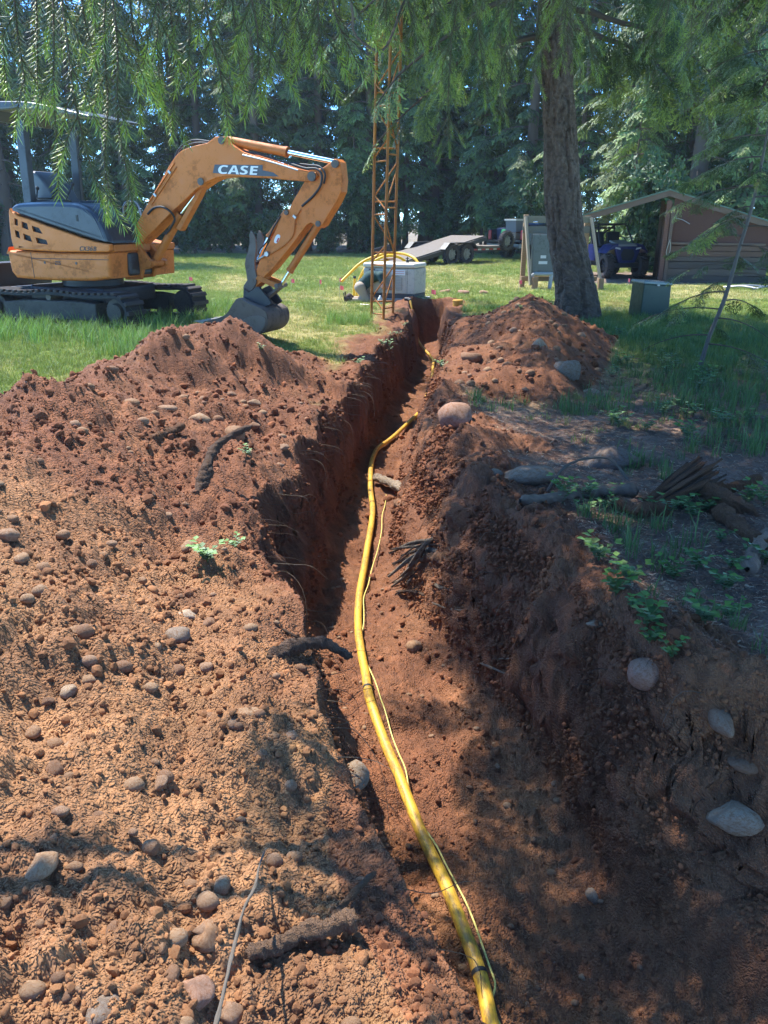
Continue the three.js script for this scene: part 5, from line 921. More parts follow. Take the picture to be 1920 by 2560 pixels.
// shed
{
  const o = thing('shed', 'weathered plank shed with an open lean-to roof at the edge of the lawn', 'shed', [7.8, 0, -22.3], -14.6 * Math.PI / 180), zf = 0, depth = 2.4, grey = [wood(0.13, 0.1, 0.08), wood(0.17, 0.13, 0.1), wood(0.11, 0.09, 0.075)], fasc = wood(0.19, 0.13, 0.095), red = wood(0.12, 0.055, 0.038);
  const RL = [5.45 - 7.8, 1.74], RT = [7.74 - 7.8, 2.4], RR = [10.6 - 7.8, 1.52];
  const slope = (a, b, t, dz0, dz1, up) => { const dx = b[0] - a[0], dy = b[1] - a[1], l = Math.hypot(dx, dy), nx = -dy / l, ny = dx / l; return plate([[a[0] + nx * up, a[1] + ny * up], [b[0] + nx * up, b[1] + ny * up], [b[0] + nx * (up + t), b[1] + ny * (up + t)], [a[0] + nx * (up + t), a[1] + ny * (up + t)]], dz0, dz1, 0.003); };
  const roof = M(o, 'roof', [slope(RL, RT, 0.03, zf - 4.3, zf + 0.12, 0.004), slope(RT, RR, 0.03, zf - 4.3, zf + 0.12, 0.004)], painted(0.09, 0.16, 0.12, 0.6));
  M(roof, 'fascia', slope(RL, RT, 0.14, zf + 0.05, zf + 0.09, -0.14), fasc); M(roof, 'fascia', slope(RT, RR, 0.14, zf + 0.05, zf + 0.09, -0.14), fasc);
  M(roof, 'rafter', slope(RL, RT, 0.12, zf - depth, zf - depth + 0.05, -0.13), fasc); M(roof, 'rafter', slope(RL, RT, 0.12, zf - 1.2, zf - 1.15, -0.13), fasc);
  M(o, 'post', box(0.12, 2.2, 0.12, -0.03, 1.05, zf), wood(0.2, 0.1, 0.07)); M(o, 'post', box(0.1, 1.75, 0.1, -2.20, 0.8, zf - depth), fasc); M(o, 'post', box(0.1, 2.2, 0.1, -0.02, 1.1, zf - depth), fasc); M(o, 'post', box(0.1, 1.72, 0.1, -2.28, 0.8, zf - 0.05), fasc);
  M(o, 'corner_post', box(0.09, 2.0, 0.1, 0.09, 1.0, zf + 0.03), fasc);
  M(o, 'wall_panel', plate([[0.10, 1.0], [2.65, 1.0], [2.65, 1.5], [0.10, 2.26]], zf - 0.02, zf, 0.002), red);
  const ys = [0.05, 0.21, 0.39, 0.58, 0.71, 0.85, 0.99]; for (let k = 0; k < 6; k++) M(o, 'plank', box(2.56 + 0.03 * (k % 2), ys[k + 1] - ys[k] - 0.012, 0.03, 1.38, (ys[k] + ys[k + 1]) / 2, zf + 0.005 + 0.006 * (k % 2), 0, 0, 0.003 * (k % 3 - 1)), k > 3 ? wood(0.17, 0.1, 0.07) : grey[k % 3]);
  M(o, 'rail', box(2.4, 0.06, 0.04, 1.35, 1.04, zf + 0.03, 0, 0, -0.01), fasc); M(o, 'sill', box(2.9, 0.12, 0.2, 1.30, 0.0, zf + 0.05), grey[2]);
  M(o, 'side_wall', box(0.03, 2.1, depth, 0.05, 1.05, zf - depth / 2), wood(0.16, 0.09, 0.07)); M(o, 'back_wall', box(2.6, 1.6, 0.03, 1.35, 0.8, zf - depth), grey[1]); M(o, 'side_wall', box(0.03, 1.5, depth, 2.66, 0.75, zf - depth / 2), grey[0]);
  M(o, 'hook', [tube([[0.18, 1.7, zf + 0.06], [0.35, 1.66, zf + 0.06], [0.56, 1.55, zf + 0.06]], 0.012, 10, 6)], steel);
  M(o, 'rope', tube([[0.10, 1.15, zf + 0.1], [0.06, 1.0, zf + 0.12], [0.04, 0.8, zf + 0.12], [0.08, 0.72, zf + 0.12], [0.13, 0.85, zf + 0.12], [0.12, 1.1, zf + 0.1]], 0.012, 24, 6), std(0.4, 0.36, 0.28, 0.9));
}
// scrap beside the shed
for (const [x, z, r, l, t] of [[9.3, -20.1, 0.1, 1.1, 'long grey pipe lying in front of the shed wall'], [9.6, -19.8, -0.25, 0.9, 'bent pale metal strip lying among scrap by the shed'], [9.0, -19.9, 0.5, 0.6, 'short metal angle lying among scrap by the shed']]) single('scrap_metal', tube([[x - l / 2, 0.04, z - r * l], [x, 0.09, z], [x + l / 2, 0.05, z + r * l]], 0.028, 10, 7), steel, t, 'scrap metal');
// side-by-side vehicle under the roof: x right, z toward the camera
{
  const o = thing('utility_vehicle', 'blue side-by-side off-road vehicle with a black roll cage under the shed roof', 'off-road vehicle', [7.27, 0.02, -24.4], 0.16), blue = painted(0.016, 0.024, 0.13, 0.45), blk = blackSteel;
  for (const [x, z] of [[-0.54, 0.1], [0.54, 0.1], [-0.54, -1.75], [0.54, -1.75]]) { const w = wheel(o, x, 0.34, z, 0.34, 0.26, { lug: 1.6, lugs: 18, rimMat: darkPlastic }); w.rotation.y = Math.PI / 2 * Math.sign(x); }
  M(o, 'chassis', [box(0.8, 0.14, 2.2, 0, 0.36, -0.8), barBetween([-0.54, 0.36, 0.1], [0.54, 0.36, 0.1], 0.06, 0.05), barBetween([-0.5, 0.3, 0.18], [0.5, 0.3, 0.18], 0.04, 0.04)], blk);
  M(o, 'hood', [plate([[-0.3, 0.62], [0.3, 0.62], [0.36, 0.9], [0.25, 0.98], [-0.25, 0.98], [-0.36, 0.9]], -0.55, 0.28, 0.05), box(0.5, 0.05, 0.6, 0, 0.99, -0.2, 0.15, 0, 0)], std(0.28, 0.28, 0.28, 0.5));
  M(o, 'bumper_panel', plate([[-0.26, 0.42], [0.26, 0.42], [0.34, 0.62], [0.42, 0.86], [0.3, 0.9], [-0.3, 0.9], [-0.42, 0.86], [-0.34, 0.62]], 0.2, 0.33, 0.04), blue);
  M(o, 'grille', plate([[-0.16, 0.5], [0.16, 0.5], [0.22, 0.68], [0.15, 0.82], [-0.15, 0.82], [-0.22, 0.68]], 0.325, 0.345, 0.006), darkPlastic);
  for (const s of [-1, 1]) { M(o, 'fender', plate([[0.3, 0.86], [0.58, 0.78], [0.66, 0.7], [0.64, 0.78], [0.5, 0.94], [0.3, 0.98]].map(([a, b]) => [a * s, b]), -0.35, 0.3, 0.02), blue); M(o, 'headlight', plate([[0.24, 0.8], [0.42, 0.84], [0.4, 0.88], [0.26, 0.86]].map(([a, b]) => [a * s, b]), 0.32, 0.345, 0.006), std(0.65, 0.68, 0.7, 0.2)); M(o, 'door', plate([[-1.5, 0.45], [-0.6, 0.45], [-0.5, 0.8], [-0.7, 0.95], [-1.5, 0.9]], 0.62 * s - 0.02, 0.62 * s + 0.02, 0.01).rotateY(-Math.PI / 2).translate(0, 0, 0), blue); M(o, 'seat', [box(0.4, 0.62, 0.14, 0.26 * s, 0.98, -1.35, -0.2), box(0.42, 0.14, 0.5, 0.26 * s, 0.66, -1.1)], darkPlastic); }
  const bar = (a, b) => cyl(a, b, 0.026, 0.026, 10); const cage = []; for (const s of [-1, 1]) cage.push(bar([0.56 * s, 0.9, -0.45], [0.46 * s, 1.52, -0.95]), bar([0.46 * s, 1.52, -0.95], [0.46 * s, 1.5, -1.75]), bar([0.46 * s, 1.5, -1.75], [0.56 * s, 0.7, -1.95]), bar([0.46 * s, 1.5, -1.7], [0.0, 1.16, -1.75]));
  cage.push(bar([-0.46, 1.52, -0.95], [0.46, 1.52, -0.95]), bar([-0.46, 1.5, -1.75], [0.46, 1.5, -1.75]), bar([-0.56, 0.92, -0.45], [0.56, 0.92, -0.45]), bar([-0.5, 1.4, -1.75], [0.5, 1.4, -1.75])); M(o, 'roll_cage', cage, blk);
  M(o, 'steering_wheel', new THREE.TorusGeometry(0.16, 0.016, 8, 24).rotateX(-0.5).translate(0.26, 1.02, -0.75), darkPlastic); M(o, 'body_tub', box(1.1, 0.4, 1.5, 0, 0.62, -1.2, 0, 0, 0, 0.05), blk);
}
// tilt-deck trailer: x forward to the truck, z toward the camera
{
  const o = thing('tilt_trailer', 'black tilt-deck equipment trailer with its plank deck tipped down', 'trailer', [2.35, 0, -33.0], 0.72), bl = blackSteel, deckW = wood(0.22, 0.19, 0.165);
  for (const x of [-0.43, 0.43]) for (const z of [0.98, -0.98]) wheel(o, x, 0.39, z, 0.39, 0.24, { rimMat: painted(0.35, 0.33, 0.28, 0.5) });
  const tilt = 0.19; const deck = new THREE.Group(); deck.name = 'deck'; deck.position.set(0.2, 0.76, 0); deck.rotation.z = tilt; o.add(deck);
  for (let k = 0; k < 9; k++) M(deck, 'plank', box(4.6, 0.045, 0.2, -0.9, 0.03, -0.84 + k * 0.21), deckW);
  M(deck, 'deck_frame', [box(4.7, 0.14, 0.06, -0.9, -0.07, 0.98), box(4.7, 0.14, 0.06, -0.9, -0.07, -0.98), box(0.08, 0.14, 1.9, 1.42, -0.07, 0), box(0.08, 0.14, 1.9, -3.22, -0.07, 0)], bl);
  M(o, 'stationary_deck', [box(1.6, 0.1, 1.9, 2.0, 0.62, 0)], deckW);
  for (const s of [1, -1]) { M(o, 'fender', [plate([[-0.98, 0.6], [-0.7, 0.84], [0.7, 0.84], [0.98, 0.6], [0.93, 0.58], [0.67, 0.8], [-0.67, 0.8], [-0.93, 0.58]], s * 1.02 - 0.16, s * 1.02 + 0.16, 0.004)], bl); }
  const fr = M(o, 'frame', [box(4.2, 0.16, 0.08, 1.2, 0.52, 0.86), box(4.2, 0.16, 0.08, 1.2, 0.52, -0.86), barBetween([3.2, 0.52, 0.86], [4.5, 0.52, 0.05], 0.1, 0.14), barBetween([3.2, 0.52, -0.86], [4.5, 0.52, -0.05], 0.1, 0.14), cyl([4.1, 0.1, 0], [4.1, 0.8, 0], 0.05)], bl);
  for (let k = 0; k < 8; k++) M(fr, 'reflector', box(0.2, 0.06, 0.008, 1.1 + k * 0.24, 0.54, 0.905), k % 2 ? std(0.7, 0.68, 0.66, 0.4) : std(0.55, 0.04, 0.03, 0.4));
  const sp = wheel(o, 2.9, 0.85, 1.0, 0.39, 0.24, { rimMat: painted(0.3, 0.29, 0.26, 0.5) }); sp.name = 'spare_wheel';
  M(o, 'dovetail', [box(1.0, 0.5, 0.05, -2.4, 0.42, -1.0, 0, 0, tilt)], bl);
}
// pickup truck beyond the trailer
{
  const o = thing('pickup_truck', 'black pickup truck hitched to the trailer, bed heaped with gear', 'pickup truck', [6.3, 0, -37.0], 0.72), pb = painted(0.02, 0.022, 0.026, 0.3), glass = std(0.03, 0.035, 0.04, 0.08);
  for (const [x, z] of [[0.05, 0.84], [0.05, -0.84], [3.75, 0.84], [3.75, -0.84]]) wheel(o, x, 0.42, z, 0.42, 0.28, { rimMat: painted(0.12, 0.12, 0.12, 0.5) });
  for (const s of [1, -1]) M(o, 'bed_side', plate([[-1.1, 0.62], [-0.5, 0.62], [-0.45, 0.85], [0.05, 1.0], [0.5, 0.85], [0.55, 0.55], [1.0, 0.5], [1.0, 1.3], [-1.1, 1.3]], s * 0.98 - 0.05, s * 0.98 + 0.05, 0.02), pb);
  M(o, 'bed_floor', box(2.1, 0.08, 1.9, -0.05, 0.8, 0), pb); M(o, 'tailgate', box(0.55, 0.07, 1.8, -1.38, 0.82, 0, 0, 0, 0.04), pb); M(o, 'rear_bumper', [box(0.2, 0.2, 1.9, -1.2, 0.6, 0)], std(0.2, 0.2, 0.2, 0.3, { metalness: 0.6 }));
  for (const s of [1, -1]) M(o, 'tail_light', box(0.08, 0.38, 0.16, -1.1, 1.06, s * 0.94, 0, 0, 0, 0.02), std(0.45, 0.02, 0.025, 0.25));
  M(o, 'cab', plate([[1.0, 0.5], [3.2, 0.5], [3.25, 0.9], [3.75, 1.0], [4.2, 0.85], [4.4, 0.5], [4.75, 0.6], [4.75, 1.15], [3.5, 1.28], [2.9, 1.85], [1.4, 1.92], [1.05, 1.3]], -1.0, 1.0, 0.1), pb);
  for (const s of [1, -1]) M(o, 'side_window', plate([[1.3, 1.35], [3.1, 1.33], [2.75, 1.76], [1.5, 1.82]], s * 1.0 - 0.01, s * 1.0 + 0.01, 0.004), glass);
  M(o, 'rear_window', box(0.02, 0.4, 1.5, 1.16, 1.58, 0, 0, 0, 0.3), glass);
}
{ // the load: positions in the truck's own axes, turned into the world
  const T = new THREE.Matrix4().compose(V(6.3, 0, -37.0), new THREE.Quaternion().setFromAxisAngle(V(0, 1, 0), 0.72), V(1, 1, 1)), w = (x, y, z) => V(x, y, z).applyMatrix4(T).toArray();
  const put = (name, label, cat, p) => thing(name, label, cat, w(...p), 0.72);
  let o = put('storage_tub', 'grey plastic tub with a pale lid on the truck\'s open tailgate', 'tub', [-0.9, 0.86, 0.3]); M(o, 'tub', plate([[-0.24, 0.32], [0.24, 0.32], [0.28, 0.8], [-0.28, 0.8]], -0.3, 0.3, 0.03), std(0.16, 0.16, 0.16, 0.5)); M(o, 'lid', box(0.62, 0.07, 0.68, 0, 0.83, 0), std(0.6, 0.58, 0.5, 0.5));
  o = put('cardboard_box', 'brown cardboard box under the grey tub on the tailgate', 'box', [-0.9, 0.86, 0.3]); M(o, 'carton', box(0.46, 0.3, 0.56, 0, 0.155, 0), std(0.33, 0.24, 0.16, 0.9)); M(o, 'tape', box(0.47, 0.302, 0.05, 0, 0.157, 0), std(0.42, 0.33, 0.22, 0.6));
  o = put('jerry_can', 'bright green plastic jug on the truck\'s tailgate', 'jug', [-0.75, 0.86, -0.35]); M(o, 'can', plate(smoothLine([[-0.15, 0], [0.15, 0], [0.17, 0.25], [0.1, 0.4], [-0.12, 0.42], [-0.17, 0.28]], 3), -0.12, 0.12, 0.03), std(0.02, 0.42, 0.1, 0.4)); M(o, 'cap', cyl([0.06, 0.4, 0], [0.08, 0.46, 0], 0.035), std(0.02, 0.3, 0.08, 0.5));
  o = put('tool_case', 'dark blue hard case standing in the truck bed', 'case', [-0.55, 0.86, -0.62]); M(o, 'case', box(0.4, 0.5, 0.5, 0, 0.25, 0, 0, 0, 0.1, 0.05), std(0.03, 0.045, 0.1, 0.5)); M(o, 'handle', tube([[-0.02, 0.5, -0.1], [0, 0.56, -0.08], [0, 0.56, 0.08], [-0.02, 0.5, 0.1]], 0.014, 12, 6), darkPlastic);
  o = put('red_cooler', 'red cooler with a white lid piled high in the truck bed', 'cooler', [0.15, 1.15, -0.35]); M(o, 'chest', box(0.5, 0.42, 0.85, 0, 0.21, 0, 0, 0, 0, 0.05), std(0.42, 0.02, 0.025, 0.4)); M(o, 'lid', box(0.52, 0.06, 0.87, 0, 0.45, 0), std(0.05, 0.2, 0.2, 0.5));
  o = put('blue_tote', 'dark tote with a blue lid in the truck bed behind the cooler', 'tote', [0.5, 0.9, 0.35]); M(o, 'tote', box(0.5, 0.6, 0.7, 0, 0.3, 0, 0, 0, 0, 0.04), std(0.05, 0.05, 0.06, 0.5)); M(o, 'lid', box(0.54, 0.05, 0.74, 0, 0.62, 0), std(0.03, 0.09, 0.2, 0.5));
}
console.log('things', performance.now());
// ---------------------------------------------------------------- the yellow gas pipe and its tracer wire in the trench
{
  const P = [[0.53, 15.8], [0.66, 15.2], [0.8, 14.3], [0.86, 13.4], [0.81, 12.6], [0.72, 11.4], [0.6, 10.4], [0.44, 9.36], [0.11, 8.36], [-0.1, 7.54], [-0.127, 6.71], [-0.096, 5.98], [-0.133, 5.03], [-0.163, 4.38], [-0.148, 3.91], [-0.097, 3.47], [-0.069, 3.22], [0.022, 2.86], [0.133, 2.45], [0.208, 2.17], [0.27, 1.91], [0.309, 1.71], [0.322, 1.55], [0.36, 1.2], [0.45, 0.6]];
  const low = (x, z, r) => Math.max(groundAt(x, z), groundAt(x + r, z), groundAt(x - r, z), groundAt(x, z + 0.06), groundAt(x, z - 0.06));
  const fine = new THREE.CatmullRomCurve3(P.map(([x, d]) => V(x, 0, -d)), false, 'centripetal').getPoints(130);
  let ys = fine.map((p) => low(p.x, p.z, 0.03)); for (let k = 0; k < 6; k++) ys = ys.map((y, i) => Math.max(y, ((ys[i - 1] ?? y) + y + (ys[i + 1] ?? y)) / 3));
  const pts = fine.map((p, i) => V(p.x, ys[i] + 0.019, p.z));
  const dirt = tileNoise(512, 83, [[4, 0.6], [20, 0.6], [70, 0.5]]), pt = texture(512, (i, x, y) => { const k = sstep(0.45, 0.75, dirt[i]) * 0.55; return [mix(0.8, 0.5, k), mix(0.62, 0.36, k), mix(0.2, 0.22, k)]; }, true);
  const pipe = single('gas_pipe', tube(pts, 0.024, 400, 18), new THREE.MeshPhysicalMaterial({ map: rep(pt, 30, 1), roughness: 0.55 }), 'long yellow plastic gas pipe curving along the trench floor', 'pipe');
  mesh('elbow', [tube([pts[0], V(pts[0].x - 0.02, pts[0].y + 0.02, pts[0].z - 0.1), V(pts[0].x - 0.1, pts[0].y + 0.02, pts[0].z - 0.16)], 0.036, 12, 12)], darkPlastic, pipe);
  for (const k of [113, 84, 58]) { const a = pts[k], t = pts[k + 1].clone().sub(a).normalize().multiplyScalar(0.008); mesh('tape_band', cyl(a.clone().sub(t).toArray(), a.clone().add(t).toArray(), 0.0257, 0.0257, 18, false), darkPlastic, pipe); }
  const R = rng(7), w = []; fine.forEach((p, i) => { if (i < 55 || i % 2) return; const x = p.x + 0.045 + 0.018 * Math.sin(i * 0.31) + 0.02 * noise2(i * 0.3, 4) + (i < 64 ? (64 - i) * 0.012 : 0); w.push(V(x, low(x, p.z, 0.004) + 0.012 + 0.015 * R(), p.z)); });
  single('tracer_wire', tube(w, 0.0038, 260, 6), std(0.62, 0.5, 0.14, 0.5), 'thin yellow tracer wire wandering beside the gas pipe', 'wire');
}
// ---------------------------------------------------------------- stones
const rockA = tileNoise(256, 91, [[8, 0.5], [24, 0.5], [64, 0.5], [110, 0.4]]), rockTex = texture(256, (i) => { const v = 0.7 + 0.34 * rockA[i], k = sstep(0.42, 0.62, rockA[(i * 7 + 1311) % 65536] * 0.3 + rockA[i] * 0.7); return [Math.min(1, v) * mix(1, 0.62, k), Math.min(1, v * 0.985) * mix(1, 0.46, k), Math.min(1, v * 0.96) * mix(1, 0.34, k)]; }), rockBump = texture(256, (i) => [rockA[i], rockA[i], rockA[i]]);
function rockGeo(seed, detail, angular) {
  const g0 = new THREE.IcosahedronGeometry(1, detail); g0.deleteAttribute('uv'); g0.deleteAttribute('normal');
  const g = mergeVertices(g0, 1e-4), P = g.attributes.position, R = rng(seed), cuts = [];
  for (let k = 0; k < (angular ? 9 : 4); k++) { const a = R() * 6.28, z = R() * 2 - 1, s = Math.sqrt(1 - z * z); cuts.push([s * Math.cos(a), z, s * Math.sin(a), (angular ? 0.58 : 0.76) + 0.25 * R()]); }
  const ox = R() * 50, U = [];
  for (let i = 0; i < P.count; i++) {
    const v = V(P.getX(i), P.getY(i), P.getZ(i)); let r = 1 + 0.16 * noise3(v.x * 1.2 + ox, v.y * 1.2, v.z * 1.2) + 0.06 * noise3(v.x * 3 + ox, v.y * 3, v.z * 3) + (detail > 2 ? 0.02 * noise3(v.x * 9 + ox, v.y * 9, v.z * 9) : 0);
    for (const c of cuts) { const d = v.x * c[0] + v.y * c[1] + v.z * c[2]; if (d * r > c[3]) r = mix(r, c[3] / d, angular ? 0.92 : 0.7); }
    P.setXYZ(i, v.x * r, v.y * r, v.z * r); U.push(Math.atan2(v.z, v.x) * 0.8, v.y * 1.2);
  }
  g.setAttribute('uv', new THREE.Float32BufferAttribute(U, 2)); g.computeVertexNormals(); return g;
}
const stoneGeos = Array.from({ length: 10 }, (_, k) => rockGeo(300 + k, 3, k > 6)), cobbleGeos = Array.from({ length: 5 }, (_, k) => rockGeo(330 + k, 1, k === 4));
const stoneMat = (r, g, b) => std(r, g, b, 0.95, { map: rockTex, bumpMap: rockBump, bumpScale: 0.0018 });
const stoneMats = [stoneMat(0.36, 0.215, 0.12), stoneMat(0.4, 0.26, 0.155), stoneMat(0.29, 0.165, 0.095), stoneMat(0.38, 0.24, 0.15)], paleStone = stoneMat(0.42, 0.31, 0.21), pinkStone = stoneMat(0.4, 0.24, 0.165), greyStone = stoneMat(0.29, 0.225, 0.17), darkStone = stoneMat(0.22, 0.17, 0.14), whiteStone = stoneMat(0.55, 0.43, 0.31);
const stonesPlaced = [];
function stone(x, y, z, w, h, mat, label, group, seed, geo) {
  const R = rng(seed), m = mesh(numbered('stone'), geo || stoneGeos[Math.floor(R() * 10)], mat, scene);
  const a = w / 2, c = h / 2; m.scale.set(a, Math.min(a, c) * (0.8 + 0.2 * R()), Math.max(c, a * 0.75));
  m.rotation.set((R() - 0.5) * 0.5, (R() - 0.5) * 0.5, (R() - 0.5) * 0.4);
  m.position.set(x, (groundAt(x, z) + y) / 2 + Math.min(a, c) * 0.18, z);
  stonesPlaced.push([x, z, a]);
  return tag(m, label, 'stone', group);
}
{
  let s = 0;
  const L = 'rounded tan stone half bedded in the sunlit dirt heap', Gp = 'stones in the sunlit dirt heap';
  const heap = [[-1.02, 0.31, -2.21, 0.085, 0.05], [-1.22, 0.38, -2.32, 0.052, 0.036], [-0.99, 0.24, -2.58, 0.053, 0.04], [-1.16, 0.33, -2.09, 0.037, 0.037], [-1.08, 0.31, -2.15, 0.045, 0.038], [-0.8, 0.18, -2.31, 0.053, 0.045], [-0.71, 0.15, -2.25, 0.044, 0.052], [-0.62, 0.13, -2.29, 0.053, 0.049], [-0.87, 0.22, -2.29, 0.044, 0.04], [-0.93, 0.24, -2.04, 0.058, 0.04], [-1, 0.27, -1.91, 0.041, 0.031], [-0.76, 0.15, -2.17, 0.051, 0.031], [-0.99, 0.26, -1.78, 0.042, 0.046], [-0.87, 0.2, -1.74, 0.052, 0.061], [-0.87, 0.22, -1.63, 0.055, 0.068], [-0.61, 0.17, -1.68, 0.038, 0.063], [-0.8, 0.22, -1.55, 0.041, 0.039], [-0.42, 0.15, -1.98, 0.087, 0.043], [-0.36, 0.11, -1.84, 0.069, 0.048], [-0.28, 0.11, -1.92, 0.053, 0.046], [-0.34, 0.13, -1.91, 0.049, 0.035], [-0.27, 0.07, -1.77, 0.04, 0.04], [-0.71, 0.22, -1.49, 0.034, 0.026], [-0.61, 0.22, -1.45, 0.025, 0.02], [-0.56, 0.19, -1.42, 0.042, 0.042], [-0.76, 0.25, -1.37, 0.035, 0.035], [-0.82, 0.27, -1.34, 0.032, 0.021], [-0.28, 0.07, -1.49, 0.047, 0.044], [-0.79, 0.26, -1.19, 0.029, 0.027], [-0.38, 0.14, -1.35, 0.041, 0.049], [-0.57, 0.2, -1.18, 0.029, 0.042], [-0.5, 0.18, -1.14, 0.029, 0.033], [-0.46, 0.18, -1.15, 0.026, 0.043], [-0.31, 0.1, -1.3, 0.032, 0.059], [-0.43, 0.16, -1.1, 0.033, 0.047], [-0.31, 0.1, -1.07, 0.061, 0.051], [-0.5, 0.17, -1.1, 0.028, 0.03], [-0.49, 0.17, -1.06, 0.028, 0.023], [-0.6, 0.22, -1.02, 0.022, 0.026], [-0.62, 0.22, -1.11, 0.028, 0.037], [-0.71, 0.23, -1.16, 0.024, 0.024], [-0.58, 0.21, -1.04, 0.031, 0.04], [-0.06, 0.02, -1.47, 0.035, 0.03], [-1.46, 0.44, -5, 0.14, 0.07], [-1.62, 0.51, -4.79, 0.119, 0.089], [-1.24, 0.34, -4.98, 0.171, 0.109], [-0.97, 0.19, -5.52, 0.104, 0.069], [-0.69, 0.16, -5.07, 0.072, 0.072], [-1.63, 0.52, -3.87, 0.055, 0.037], [-1.77, 0.57, -3.96, 0.031, 0.031], [-1.19, 0.29, -3.63, 0.071, 0.059], [-1.07, 0.22, -3.48, 0.063, 0.051], [-1.36, 0.37, -2.97, 0.059, 0.049], [-1.37, 0.4, -2.62, 0.053, 0.057], [-1.19, 0.31, -2.81, 0.042, 0.047], [-1.19, 0.29, -3.05, 0.051, 0.03], [-1.01, 0.21, -2.87, 0.039, 0.034], [-1.04, 0.3, -6.02, 0.111, 0.074], [-1.21, 0.38, -5.97, 0.082, 0.055], [-1.42, 0.41, -3.31, 0.048, 0.043], [-1.53, 0.45, -2.91, 0.057, 0.038], [-0.92, 0.16, -3.28, 0.065, 0.087]];
  for (const q of heap) stone(...q, stoneMats[s % 4], L, Gp, 3000 + s++);
  const named = [[-0.77, 0.14, -2.64, 0.115, 0.062, whiteStone, 'smooth cream white oval stone on the sunlit dirt heap'], [-0.76, 0.16, -2.45, 0.11, 0.075, greyStone, 'grey brown oval stone just below the cream white stone'], [-0.67, 0.13, -2.59, 0.07, 0.063, stoneMats[2], 'brown angular stone right beside the cream white stone'], [-0.96, 0.26, -1.97, 0.045, 0.065, paleStone, 'pale wedge-shaped stone standing on the dirt heap'], [-0.75, 0.26, -1.28, 0.06, 0.105, stoneMats[1], 'long tan cobble, the largest near the shaded foot of the heap'], [-0.38, 0.12, -1.21, 0.066, 0.08, stoneMats[0], 'large egg-shaped tan stone left of the thin grey stick'], [-0.38, 0.13, -1.09, 0.075, 0.09, pinkStone, 'pale pinkish broken block of stone beside the foot of the grey stick'], [-0.53, 0.18, -1.0, 0.06, 0.08, greyStone, 'flat grey stone slab set on edge in the dirt'], [-0.1, 0.02, -2.08, 0.1, 0.11, greyStone, 'smooth grey boulder on the trench lip beside the pipe'], [-1.01, 0.24, -4.97, 0.15, 0.15, stoneMats[0], 'large rounded brown boulder low on the heap above the trench'], [-1.48, 0.44, -2.76, 0.09, 0.07, stoneMats[3], 'tan boulder stuck in the heap near its top'],
    [0.56, 0.12, -5.87, 0.29, 0.27, pinkStone, 'big reddish boulder sitting on the right lip of the trench'], [0.99, 0.16, -8.6, 0.27, 0.16, stoneMats[2], 'dirt-covered brown boulder between the trench and the shaded heap'], [1.68, 0.33, -8.3, 0.19, 0.19, paleStone, 'pale rounded boulder high on the shaded heap'], [1.99, 0.29, -8.76, 0.075, 0.11, greyStone, 'small upright stone right of the pale boulder on the shaded heap'], [1.86, 0.16, -7.69, 0.3, 0.25, greyStone, 'grey flat-faced slab of rock in the shaded heap'], [2.04, 0, -7.43, 0.2, 0.12, paleStone, 'pale wedge of rock at the foot of the shaded heap'], [1.61, 0.02, -5.12, 0.42, 0.26, darkStone, 'largest grey boulder, resting on bare ground among grass'], [0.91, 0.07, -4.58, 0.34, 0.17, greyStone, 'long low mottled boulder on dark dirt near the trench'], [0.7, 0.11, -4.54, 0.09, 0.07, greyStone, 'small stone touching the long mottled boulder'],
    [1.49, 0, -19.07, 0.3, 0.15, stoneMats[3], 'flat tan rock on the lawn right of the generator'], [1.89, 0.01, -18.61, 0.32, 0.18, pinkStone, 'peaked tan rock between two others beyond the heap'], [2.36, 0.01, -18.68, 0.24, 0.15, stoneMats[1], 'low tan rock behind the weeds beyond the heap'],
    [0.95, 0.05, -2.37, 0.135, 0.13, pinkStone, 'rounded pinkish boulder perched on the trench lip by green sprigs'], [1.14, 0.02, -2.16, 0.08, 0.16, stoneMats[3], 'long pale cobble set upright in the bank'], [1.18, -0.24, -2.0, 0.21, 0.11, paleStone, 'large pale rock jutting from the right bank'], [0.17, -0.7, -3.8, 0.1, 0.09, stoneMats[0], 'tan stone on the trench floor below the broken roots'], [0.87, 0.06, -2.74, 0.08, 0.035, paleStone, 'thin flat stone chip on the crest of the right bank'], [0.76, -0.69, -2.08, 0.055, 0.065, greyStone, 'curved grey stone at the foot of the right trench wall'], [1.51, 0.04, -2.63, 0.04, 0.05, greyStone, 'small grey stone on the bank behind the sprigs'], [1.21, -0.1, -2.08, 0.1, 0.06, stoneMats[2], 'square brown clod above the large pale rock']];
  for (const [x, y, z, w, h, m, label] of named) stone(x, y, z, w, h, m, label, undefined, 4000 + s++);
  // the pebbly foot of the shaded heap, and stones on the trench floor
  const R = rng(55);
  for (let k = 0; k < 60; k++) { const t = R(), x = 2.1 + 0.75 * t + 0.25 * (R() - 0.5), d = 7.3 + 1.6 * R() * t + 0.25 * R(); stone(x, groundAt(x, -d), -d, 0.04 + 0.06 * R(), 0.035 + 0.04 * R(), stoneMats[k % 4], 'rounded brown cobble among others rolled to the foot of the shaded heap', 'cobbles at the foot of the shaded heap', 5000 + k, cobbleGeos[k % 5]); }
  for (let k = 0; k < 70; k++) { const d = 1.4 + 3.6 * Math.pow(R(), 1.4), q = surface(0, d), x = mix(q.fl + 0.03, q.fr - 0.02, R()); stone(x, groundAt(x, -d), -d, 0.016 + 0.026 * R(), 0.014 + 0.02 * R(), stoneMats[k % 4], 'small stone lying on the trench floor', 'stones on the trench floor', 5200 + k, cobbleGeos[k % 5]); }
